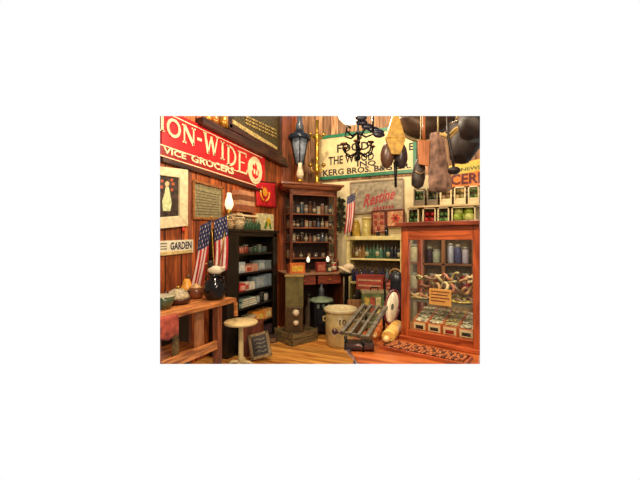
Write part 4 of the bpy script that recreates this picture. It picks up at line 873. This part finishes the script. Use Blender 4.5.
# trays in the bottom of the case
TRW = plain('tray orange wood', (206, 110, 56), .35, var=.2); LBL = plain('tray label cream', (232, 206, 160), .5, var=.1)
n = 4; sw = (CW-.125)/n
names_ = [('coin', 'silver coin', None, (226, 212, 186)), ('button', 'pale button', None, (236, 216, 180)), ('brass_button', 'brass button', None, (232, 196, 120)), ('shell_button', 'pearl button', None, (236, 222, 196))]
for i in range(n):
    lb = ['leftmost', 'second', 'third', 'rightmost'][i]
    x = .069+sw*(i+.5)+.0; T = (sc(x, .065, .0715), CA)
    t = thing('button_tray', '%s labelled wooden tray at the bottom of the glass case' % lb, 'tray', *T)
    tw = sw-.008; dp = .23
    m = MB(); m.box(-tw/2, tw/2, 0, .01, 0, .075); m.build('front_board', TRW, t, bevel=.002)
    for s_ in (-1, 1): m = MB(); m.hexa([(s_*tw/2-.003, .01, 0), (s_*tw/2+.003, .01, 0), (s_*tw/2+.003, dp, 0), (s_*tw/2-.003, dp, 0)], [(s_*tw/2-.003, .01, .08), (s_*tw/2+.003, .01, .08), (s_*tw/2+.003, dp, .16), (s_*tw/2-.003, dp, .16)]); m.build('side_panel', TRW, t)
    m = MB(); m.hexa([(-tw/2+.004, .012, 0), (tw/2-.004, .012, 0), (tw/2-.004, dp, 0), (-tw/2+.004, dp, 0)], [(-tw/2+.004, .012, .055), (tw/2-.004, .012, .055), (tw/2-.004, dp, .155), (-tw/2+.004, dp, .155)]); m.build('lining', plain('tray lining', (196, 190, 160), .6, var=.4), t)
    m = MB(); m.box(-tw*.42, tw*.42, -.003, 0, .012, .066); l_ = m.build('front_label', LBL, t)
    m = MB(); m.box(-tw*.28, tw*.28, -.005, -.003, .022 if i % 2 else .018, .046); m.build('label_panel', INK if i != 2 else SIGNRED2, l_)
    for j in range(16):
        a, b = j % 4, j//4; yy = .04+b*.052+random.uniform(-.008, .008); zz = .058+(yy-.012)*.459+.003; nm, lt, mt, c_ = names_[i]
        xx = (-tw*.36+a*tw*.24)+random.uniform(-.006, .006)
        kc = random.choice((.82, .92, 1, 1.1)); o = MB(); rr = tw*random.uniform(.11, .15); o.lathe([(rr*.9, 0), (rr, .004), (rr*.8, .008), (rr*.2, .006)], n=10, M=Matrix.Rotation(.3+random.uniform(-.2, .3), 4, 'X')@Matrix.Rotation(random.uniform(-.5, .5), 4, 'Y'))
        w_ = inframe(T, xx, yy, zz+.004)
        tag(o.build(nm, mt if mt and j % 3 else col(tuple(min(255, int(v*kc)) for v in c_), rough=.4), loc=w_, rz=CA), '%s among the loose ones in the %s tray of the glass case' % (lt, lb), 'button' if 'button' in nm else 'coin', '%ss in the %s tray' % (lt, lb))
# card sign and jumble on the case shelf
t = thing('price_card', 'orange card with lines of writing on the case shelf edge', 'card', sc(.30, .052, SHZ-.022), CA)
m = MB(); m.box(-.085, .085, 0, .004, 0, .125); m.build('card', plain('orange card', (232, 164, 80), .6, var=.1), t)
m = MB()
for i in range(4): m.box(-.07, [.07, .06, .07, .04][i], -.002, 0, .10-i*.024, .108-i*.024)
m.build('written_lines', plain('brown ink', (140, 60, 30), .6), t)
m = MB(); m.box(-.09, .09, .004, .012, 0, .012); m.build('clip', TIN, t)
LTH = [plain('tan leather', (160, 118, 70), .5, var=.3), plain('olive brass', (138, 124, 74), .5), plain('pale rope', (176, 156, 110), .7, var=.3), plain('dark leather', (110, 76, 54), .5), plain('copper bits', (150, 88, 58), .5)]
LNM = ['tan leather', 'olive brass', 'pale rope', 'dark leather', 'copper']
for i in range(24):
    x = .075+(CW-.19)*((i*7) % 24)/23; y = .12+(i % 3)*.055; lay = i//8; r = random.uniform(.04, .065); zz = SHZ+.018+lay*.055+random.uniform(0, .012)
    m = MB(); a0 = random.uniform(0, 6); R = Matrix.Rotation(random.uniform(-.9, .9), 4, 'X') @ Matrix.Rotation(random.uniform(-.9, .9), 4, 'Y') if lay else Matrix.Rotation(random.uniform(-.2, .2), 4, 'X')
    m.tube([R @ Vector((r*math.cos(a), r*math.sin(a)*.8, .012*math.sin(a*2))) for a in [a0+4.9*k/12 for k in range(13)]], .012, 7)
    tag(m.build('bridle_ring' if i % 2 else 'leather_strap', LTH[i % 5], loc=sc(x, y, zz+lay*.02)), '%s %s in the jumble on the case shelf, %s layer' % (LNM[i % 5], 'ring' if i % 2 else 'strap', ['lowest', 'middle', 'top'][lay]), 'tack', 'curled tack jumble on the case shelf')
for i, (x, c_) in enumerate(((.12, (186, 180, 130)), (.44, (226, 206, 110)))):
    m = MB(); m.lathe([(.05, 0), (.075, .012), (.078, .018), (.05, .008)], n=20, sx=1.1, sy=.7); tag(m.build('small_dish', plain('dish %d' % i, c_, .25), loc=sc(x, .10, SHZ+.004), rz=CA), ['pale grey green dish at left of the case shelf', 'yellow dish at right of the case shelf'][i], 'dish')
for i, (x, w_, c_) in enumerate(((.13, .09, (176, 160, 130)), (.46, .16, (40, 44, 66)))):
    carton('collar_box', ['beige box hanging back below the case shelf at left', 'dark navy box below the case shelf at right'][i], sc(x, .25, .205), w_, .08, .1, c_, (90, 80, 70) if i == 0 else None, CA) if 0 else None
# type tray in front
TA = CA+.03
p = onz(424, 353.5, FZ); TT2 = ((p.x, p.y, FZ+.001), TA)
t = thing('type_tray', 'shallow wooden tray of printing type in front of the glass case', 'tray', *TT2)
L_, D_ = .58, .17
x_, y_ = -.24, -.10
m = MB(); m.box(-L_/2, L_/2, -D_/2, D_/2, 0, .008); m.build('base', RAILD, t)
for b in ((-L_/2, L_/2, -D_/2-.012, -D_/2, 0, .022), (-L_/2, L_/2, D_/2, D_/2+.012, 0, .022), (-L_/2-.012, -L_/2, -D_/2-.012, D_/2+.012, 0, .022), (L_/2, L_/2+.012, -D_/2-.012, D_/2+.012, 0, .022)):
    m = MB(); m.box(*b); m.build('rim_strip', CASEX, t, bevel=.002)
TY = wood('type wood', (150, 74, 40), (214, 136, 84), 'x', 9); TY2 = wood('type wood dark', (74, 34, 24), (120, 64, 44), 'x', 9)
for r_ in range(5):
    x = -L_/2+.012; k = 0
    while x < L_/2-.022:
        w_ = random.choice((.014, .018, .022)); 
        q = inframe(TT2, x+w_/2, -D_/2+.02+r_*.0325, .0085)
        if (Vector(q)-P0()).dot(EXT[3][1]) < -.01 and (Vector(q)-P0()).dot(EXT[1][1]) < -.01:
            m = MB(); m.box(-w_/2+.001, w_/2-.001, -.012, .012, 0, .02); m.use(TY if (k+r_) % 3 else TY2)
            m.mats = [TY if (k*7+r_*3) % 3 else TY2]; m.mi = 0
            tag(m.build('type_block', loc=q, rz=TA), 'wooden type block in the %s row of the tray before the case' % ['front', 'second', 'middle', 'fourth', 'rear'][r_], 'type block', '%s row type blocks' % ['front', 'second', 'middle', 'fourth', 'rear'][r_])
        x += w_+.003; k += 1
# ------------------------------------------------------------------ wooden rack, rolling pins, platter on the front table
nl = at(342, 333, 2.52); nr = at(367, 338, 2.46); fl_ = at(364, 305, 3.06); fr_ = at(386, 307, 3.0)
RK = wood('grey brown rack wood', (48, 40, 30), (112, 100, 76), 'x', 6, .5)
t = thing('slatted_rack', 'grey brown wooden frame rack sloping on the front table', 'rack', (nl.x, nl.y, FZ))
U = Vector((0, 0, 1))
for f_ in (0, .33, .66, 1):
    m = MB(); m.bar(nl.lerp(nr, f_), fl_.lerp(fr_, f_), .032 if f_ in (0, 1) else .024, .03); m.build('long_rail', RK, t, world=True, bevel=.003)
for f_ in (.03, .42, .7, .98):
    a, b = nl.lerp(fl_, f_), nr.lerp(fr_, f_); m = MB(); m.bar(a-U*.004, b-U*.004, .026, .02); m.build('cross_slat', RK, t, world=True, bevel=.003)
m = MB(); k_ = (nl-nr).normalized(); m.cyl(nl, nl+k_*.05, .008); m.ball(nl+k_*.055, .024); m.build('knob', plain('dark red brown knob', (70, 36, 30), .3), t, world=True)
for q in (nl.lerp(nr, .15), nl.lerp(nr, .85), fl_.lerp(fr_, .1), fl_.lerp(fr_, .9)):
    m = MB(); m.cyl((q.x, q.y, FZ+.001), (q.x, q.y, q.z-.015), .012, n=8); m.build('leg', BLK, t, world=True)
q = at(360, 343, 2.52)
t = thing('iron_block', 'dark iron press block under the near end of the rack', 'press', (q.x, q.y, FZ+.001), YAW-.05)
m = MB(); m.box(-.11, .10, -.03, .07, 0, .055); m.build('base', plain('purple black iron', (44, 32, 36), .3, .5), t, bevel=.006)
m = MB(); m.cyl((-.105, -.035, .03), (.095, -.035, .03), .026, n=14); m.build('roller', plain('worn iron roller', (84, 62, 60), .3, .5), t)
def rolling_pin(label, a, b, r, c1, c2, hc):
    a, b = Vector(a), Vector(b); d = (b-a).normalized(); t = thing('rolling_pin', label, 'rolling pin', (a.x, a.y, FZ+.001))
    W = wood('pin %d' % c1[0], c1, c2, 'x', 8, .35)
    m = MB(); m.tube([a, a+d*.008, b-d*.008, b], [r*.9, r, r, r*.9], 20); m.build('barrel', W, t, world=True)
    for p_, s_ in ((a, -1), (b, 1)): m = MB(); m.tube([p_, p_+d*s_*.02, p_+d*s_*.05, p_+d*s_*.085, p_+d*s_*.1], [r*.3, r*.3, r*.5, r*.45, r*.15], 12); m.build('handle', plain('pin handle', hc, .4), t, world=True)
A_ = onz(388, 344, FZ); A_.z = FZ+.053; B_ = Vector(A_)+(RV*.15+FV*.36); B_.z = A_.z
rolling_pin('large pale yellow rolling pin beside the glass case', A_, B_, .052, (196, 140, 60), (244, 200, 110), (232, 186, 120))
A2 = onz(376, 338, FZ); A2.z = FZ+.038; B2 = Vector(A2)+(RV*.12+FV*.40); B2.z = A2.z
rolling_pin('orange wooden rolling pin between the rack and yellow pin', A2, B2, .037, (176, 84, 36), (226, 132, 66), (170, 70, 36))
# oval platter leaning against the case
q = at(391.5, 307, 3.02)
t = thing('oval_platter', 'oval white platter with dark red rim leaning by the case', 'platter', (q.x, q.y, FZ+.001), YAW+.25)
Mx = Matrix.Translation((0, 0, q.z-FZ)) @ Matrix.Rotation(.30, 4, 'Y') @ Matrix.Rotation(PI/2-.2, 4, 'X')
m = MB(); m.lathe([(.001, .012), (.075, .012), (.08, .004), (.075, 0), (.001, 0)], sx=.78, sy=1.75, n=28, M=Mx); m.build('dish', plain('platter white', (232, 216, 188), .25, var=.08), t)
m = MB(); m.tube([Mx @ Vector((.085*.78*math.cos(a), .085*1.75*math.sin(a), .008)) for a in [2*PI*k/28 for k in range(29)]], .011, 8); m.build('rim', plain('dark red rim', (104, 34, 40), .3), t)
m = MB(); m.lathe([(.001, 0), (.018, .003)], sx=.8, sy=1.6, n=12, M=Mx @ Matrix.Translation((0, 0, .013))); m.build('painted_motif', plain('motif blue', (88, 96, 84), .4), t)
m = MB(); m.tube([(0, .03, 0), (0, .02, q.z-FZ-.13)], .012); m.build('easel_foot', BLK, t)
q = at(396, 294, 3.12)
t = thing('flat_iron', 'black iron pitcher behind the oval platter', 'pitcher', (q.x, q.y, FZ+.001), YAW)
m = MB(); m.lathe([(.06, 0), (.065, .1), (.06, .3), (.05, .42), (.055, .5), (.045, .5), (.04, .42)]); m.build('body', plain('blue black iron', (34, 36, 44)), t)
m = MB(); m.tube([(-.055, 0, .45), (-.10, 0, .42), (-.10, 0, .25), (-.06, 0, .2)], .009); m.build('handle', BLK, t)
# ------------------------------------------------------------------ hanging things
def hook(t, p, L=.5):
    m = MB(); m.cyl(p, (p[0], p[1], p[2]+L), .004, n=6); m.build('hook_wire', BLK, t, world=True)
p = at(351, 108, 3.9)
t = thing('globe_lamp', 'lit white glass globe lamp hanging at the top centre', 'lamp', tuple(p))
m = MB(); m.lathe([(.10, -.17), (.15, -.13), (.165, -.06), (.15, .06), (.06, .1)] if 0 else [(.02, -.185), (.09, -.165), (.14, -.11), (.155, -.03), (.13, .06), (.05, .1)], n=24); m.build('globe', glow('lit globe glass', (255, 240, 214), 1.6), t)
hook(t, at(351, 100, 3.9))
# wrought iron chandelier
p = at(358, 142, 4.3)
t = thing('iron_chandelier', 'black wrought iron candle chandelier hanging before the cream sign', 'chandelier', tuple(p), YAW)
m = MB(); m.tube([(0, 0, -.2), (0, 0, .5)], .014); m.ball((0, 0, -.2), .035); m.ball((0, 0, .0), .03); m.ball((0, 0, .12), .025); m.build('stem', BLK, t)
for k in range(6):
    a = k*PI/3+.3; c_, s_ = math.cos(a), math.sin(a)
    R_ = .20
    m = MB(); m.tube([(0, 0, -.12), (R_*.5*c_, R_*.5*s_, -.18), (R_*.9*c_, R_*.9*s_, -.14), (R_*c_, R_*s_, -.06), (R_*.8*c_, R_*.8*s_, -.02), (R_*.65*c_, R_*.65*s_, -.06)], .011, 6); ar = m.build('arm', BLK, t)
    m = MB(); m.lathe([(.012, -.06), (.035, -.045), (.03, -.03)], c=(R_*c_, R_*s_, 0), n=10); m.build('candle_cup', plain('rust brown iron', (92, 44, 30), .4, .4), ar)
for k in range(5):
    a = k*2*PI/5; c_, s_ = math.cos(a), math.sin(a)
    m = MB(); m.tube([(0, 0, .12), (.1*c_, .1*s_, .06), (.19*c_, .19*s_, .1), (.17*c_, .17*s_, .17), (.12*c_, .12*s_, .15)], .012, 6); m.build('scroll', BLK, t)
p = at(373, 130, 3.75)
t = thing('iron_flower_hanger', 'blue black iron leaf cluster hanging left of the bellows', 'hanging iron ornament', tuple(p), YAW)
m = MB(); m.tube([(0, 0, 0), (0, 0, .4)], .012); m.build('stem', BLK, t)
BB = plain('blue black leaves', (40, 38, 56), .35, .3)
for k in range(9):
    a = k*.7; r_ = .05+.012*k; m = MB(); m.ball((r_*math.cos(a)*1.3, r_*math.sin(a)*.7, -.05+.035*k), .05, sq=(1.3, .4, .7), M=Matrix.Rotation(a, 4, 'Y') if 0 else None); m.build('leaf', BB, t)
# bellows
p = at(394, 152, 3.4)
t = thing('leather_bellows', 'brown leather fireplace bellows hanging nozzle down', 'bellows', tuple(p), YAW+.1)
LE = plain('dark brown leather', (92, 58, 40), .35, var=.35, scale=10)
for s_ in (-1, 1):
    m = MB(); m.ball((s_*.065, 0, -.03), .1, sq=(.72, .55, 1.35), M=Matrix.Rotation(s_*-.10, 4, 'Y')); m.build('leather_lobe', LE if s_ < 0 else plain('black brown leather', (52, 40, 42), .3, var=.3), t)
m = MB(); m.hexa([(-.045, -.07, -.04), (.045, -.07, -.04), (.045, -.045, -.04), (-.045, -.045, -.04)], [(-.10, -.06, .12), (.10, -.06, .12), (.10, -.02, .12), (-.10, -.02, .12)])
m.hexa([(-.10, -.06, .12), (.10, -.06, .12), (.10, -.02, .12), (-.10, -.02, .12)], [(-.02, -.05, .36), (.03, -.05, .36), (.03, -.02, .36), (-.02, -.02, .36)]); m.build('yellow_board', plain('yellow hide', (188, 146, 62), .5, var=.3), t, bevel=.006)
m = MB(); m.tube([(.01, -.02, -.10), (.01, -.02, -.22), (.01, -.02, -.35)], [.024, .014, .012]); m.build('nozzle', BLK, t)
m = MB(); m.tube([(0, -.03, .34), (-.03, -.03, .42), (.03, -.03, .45)], .01); m.build('hanging_loop', BLK, t)
# big round pan seen from below
p = at(428, 109, 3.95)
t = thing('round_pan', 'wide round metal pan hanging at the top right', 'pan', tuple(p), YAW)
Mp = Matrix.Rotation(-.98, 4, 'X')
m = MB(); m.lathe([(.01, -.05), (.28, -.045), (.33, -.01), (.36, .04), (.35, .045), (.33, 0), (.01, -.035)], n=36, M=Mp); m.build('pan_body', plain('brown copper underside', (74, 54, 40), .4, .4, var=.35, scale=8), t)
m = MB(); m.tube([Mp @ Vector((.378*math.cos(a), .378*math.sin(a), .03)) for a in [2*PI*k/40 for k in range(41)]], .022, 8); m.build('rim', plain('grey rim', (176, 152, 108), .4, .4), t)
m = MB(); m.tube([Mp @ Vector((.378*math.cos(a), .378*math.sin(a), .03)) for a in (3.3,)]+[Vector((-.42, -.05, .02)), Vector((-.48, -.05, .10))], .012); m.build('handle', BLK, t)
# wooden paddle, dark mitt, cloth sack
p = at(424, 150, 3.4)
t = thing('wooden_scoop', 'orange brown wooden paddle hanging under the round pan', 'paddle', tuple(p), YAW)
m = MB(); m.hexa([(-.05, 0, -.14), (.05, 0, -.16), (.05, .015, -.16), (-.05, .015, -.14)], [(-.06, 0, .1), (.06, 0, .1), (.06, .015, .1), (-.06, .015, .1)]); m.build('blade', wood('paddle wood', (134, 70, 34), (196, 118, 62), 'z', 6), t, bevel=.006)
m = MB(); m.tube([(0, .008, .1), (0, .008, .34)], .016); m.build('handle', wood('paddle wood', (134, 70, 34), (196, 118, 62)), t)
m = MB(); m.box(.058, .085, 0, .02, -.13, .16); m.build('dark_edge', RAILD, t)
p = at(419, 172, 3.5)
t = thing('dark_pouch', 'dark brown pouch hanging below the wooden paddle', 'pouch', tuple(p), YAW)
m = MB(); m.lathe([(.02, -.17), (.06, -.14), (.07, -.06), (.06, .04), (.045, .12), (.02, .15)], sy=.6, M=Matrix.Rotation(.12, 4, 'Y')); m.build('bag', plain('blackish hide', (56, 40, 34), .5, var=.5, scale=20), t)
m = MB(); m.tube([(0, 0, .14), (.02, 0, .4), (.02, 0, .75)], .006); m.build('cord', LTH[2], t)
m = MB(); m.tube([(-.05, -.04, .0), (0, -.05, -.03), (.05, -.04, .0)], .006); m.build('strap', LTH[0], t)
p = at(438, 160, 3.4)
t = thing('cloth_sack', 'greyish pink cloth sack hanging right of the paddle', 'sack', tuple(p), YAW)
m = MB(); m.lathe([(.03, -.32), (.11, -.30), (.115, -.2), (.09, 0), (.07, .15), (.05, .27)], sy=.5, n=24, M=Matrix.Rotation(-.08, 4, 'Y')); 
for v in m.bm.verts: v.co.y += .012*math.sin(v.co.x*90); 
m.build('bag', plain('dusty pink cloth', (142, 108, 92), .8, var=.4, scale=16), t)
m = MB(); m.tube([(-.0, 0, .27), (0, 0, .5)], .008); m.build('cord', LTH[2], t)
# coal scuttle / kettles at far right
p = at(464, 144, 3.75)
SCM = plain('sooty iron', (40, 28, 24), .55, .2, var=.45)
t = thing('coal_scuttle', 'big sooty black coal scuttle hanging at the top right', 'scuttle', tuple(p), YAW-.2)
Ms = Matrix.Rotation(.30, 4, 'Y') @ Matrix.Rotation(-.30, 4, 'X')
m = MB(); m.lathe([(.07, -.2), (.10, -.19), (.17, .02), (.21, .14), (.2, .145), (.15, .02), (.08, -.15)], n=26, sx=1.05, M=Ms); m.build('body', SCM, t)
m = MB(); m.lathe([(.205, .135), (.22, .14), (.22, .155), (.2, .155)], n=26, sx=1.05, M=Ms); m.build('rim', plain('worn iron rim', (110, 96, 84), .3, .6), t)
m = MB(); m.tube([Ms @ Vector((.2*math.cos(a)*.6, .2*math.sin(a), .14+.3*math.sin(abs(a)) if 0 else .14+.25*math.cos(a)*.9)) for a in [-1.5+3*k/12 for k in range(13)]], .01); m.build('bail_handle', plain('bright steel', (176, 166, 150), .25, .8), t)
p = at(454, 166, 3.0)
t = thing('small_ladle', 'small black ladle hanging beneath the coal scuttle', 'ladle', tuple(p), YAW)
m = MB(); m.ball((0, 0, -.04), .05, sq=(1.1, 1, .7)); m.build('cup', SCM, t)
m = MB(); m.tube([(0, 0, -.02), (-.02, 0, .1), (-.05, 0, .25), (-.06, 0, .45)], .012); m.build('handle', SCM, t)
p = at(477, 126, 2.85)
t = thing('iron_pot', 'black iron pot hanging at the right edge above the scuttle', 'pot', tuple(p), YAW)
m = MB(); m.lathe([(.06, -.12), (.13, -.08), (.15, .02), (.13, .1), (.14, .12), (.12, .12)], n=24); m.build('body', SCM, t)
m = MB(); m.tube([(.13*math.cos(a), 0, .12+.16*math.sin(a)) for a in [PI*k/10 for k in range(11)]], .008); m.build('bail_handle', SCM, t)
p = at(457, 126, 3.2)
t = thing('harness_strap', 'yellow brown harness strap draped beside the round pan', 'strap', tuple(p), YAW)
for dx in (0, .035):
    m = MB(); pts = [(-.16+dx, 0, -.07), (-.10+dx, -.01, -.11), (-.02+dx, 0, -.03), (.08+dx, 0, .02), (.14+dx, 0, .12)]
    m.tube(pts, .013, 6); m.build('strap_band', plain('yellow strap', (186, 150, 84), .5, var=.3), t)
# ------------------------------------------------------------------ camera, lights, world
cam = bpy.data.cameras.new('camera'); co = bpy.data.objects.new('camera', cam); C.objects.link(co)
co.location = (0, 0, EYE); co.rotation_euler = (PI/2, 0, YAW); cam.sensor_width = 36; cam.lens = 36*F/640; cam.clip_start = .02
bpy.context.scene.camera = co
def lamp(name, p, w, c=(1, .78, .52), r=.15):
    l = bpy.data.lights.new(name, 'POINT'); l.energy = w; l.color = c; l.shadow_soft_size = r
    o = bpy.data.objects.new(name, l); C.objects.link(o); o.location = p; return o
KE = 1.75
q = RV*-.2+FV*1.4; lamp('unseen_overhead_lamp', (q.x, q.y, 3.5), 170*KE, (1, .80, .56), .12)
q = RV*1.2+FV*.8; lamp('unseen_overhead_lamp', (q.x, q.y, 3.0), 60*KE, (1, .80, .56), .12)
q = at(351, 106, 3.9); lamp('globe_bulb', (q.x-.0, q.y, q.z-.0), 60*KE, (1, .84, .60), .05)
q = RV*-.3+FV*4.2; lamp('unseen_overhead_lamp', (q.x, q.y, 4.9), 200*KE, (1, .82, .58), .12)
w = bpy.data.worlds.new('shop surroundings'); bpy.context.scene.world = w; w.use_nodes = True; N = w.node_tree.nodes; L = w.node_tree.links
q = RV*.75+FV*.7; lamp('unseen_overhead_lamp', (q.x, q.y, 2.35), 26*KE, (1, .84, .62), .1)  # low lamp added out of view to brighten the glass case
ar = bpy.data.lights.new('case_fill_light', 'AREA'); ar.shape = 'RECTANGLE'; ar.size = .46; ar.size_y = .04; ar.energy = 3.6; ar.color = (1, .88, .68)  # added fill light behind the top rail, lifts the case contents; no known fixture
ao = bpy.data.objects.new('case_fill_light', ar); C.objects.link(ao); ao.location = inframe(ST, CW/2, .055, CH-.015); ao.rotation_euler = (.35, 0, CA)
bg = N['Background']; tc = N.new('ShaderNodeTexCoord'); dt = N.new('ShaderNodeVectorMath'); dt.operation = 'DOT_PRODUCT'
L.new(tc.outputs['Generated'], dt.inputs[0]); dt.inputs[1].default_value = FV
mr = N.new('ShaderNodeMapRange'); L.new(dt.outputs['Value'], mr.inputs[0]); mr.inputs[1].default_value = .30; mr.inputs[2].default_value = .60
mx = N.new('ShaderNodeMix'); mx.data_type = 'RGBA'; L.new(mr.outputs[0], mx.inputs[0])
mx.inputs[6].default_value = (.32, .25, .18, 1); mx.inputs[7].default_value = (1, 1, 1, 1)
L.new(mx.outputs[2], bg.inputs[0]); bg.inputs[1].default_value = 1.0
vs = bpy.context.scene.view_settings; vs.view_transform = 'Standard'; vs.look = 'None'; vs.gamma = 1; vs.use_curve_mapping = False; vs.exposure = 0.0
bpy.context.scene.cycles.transparent_max_bounces = 16
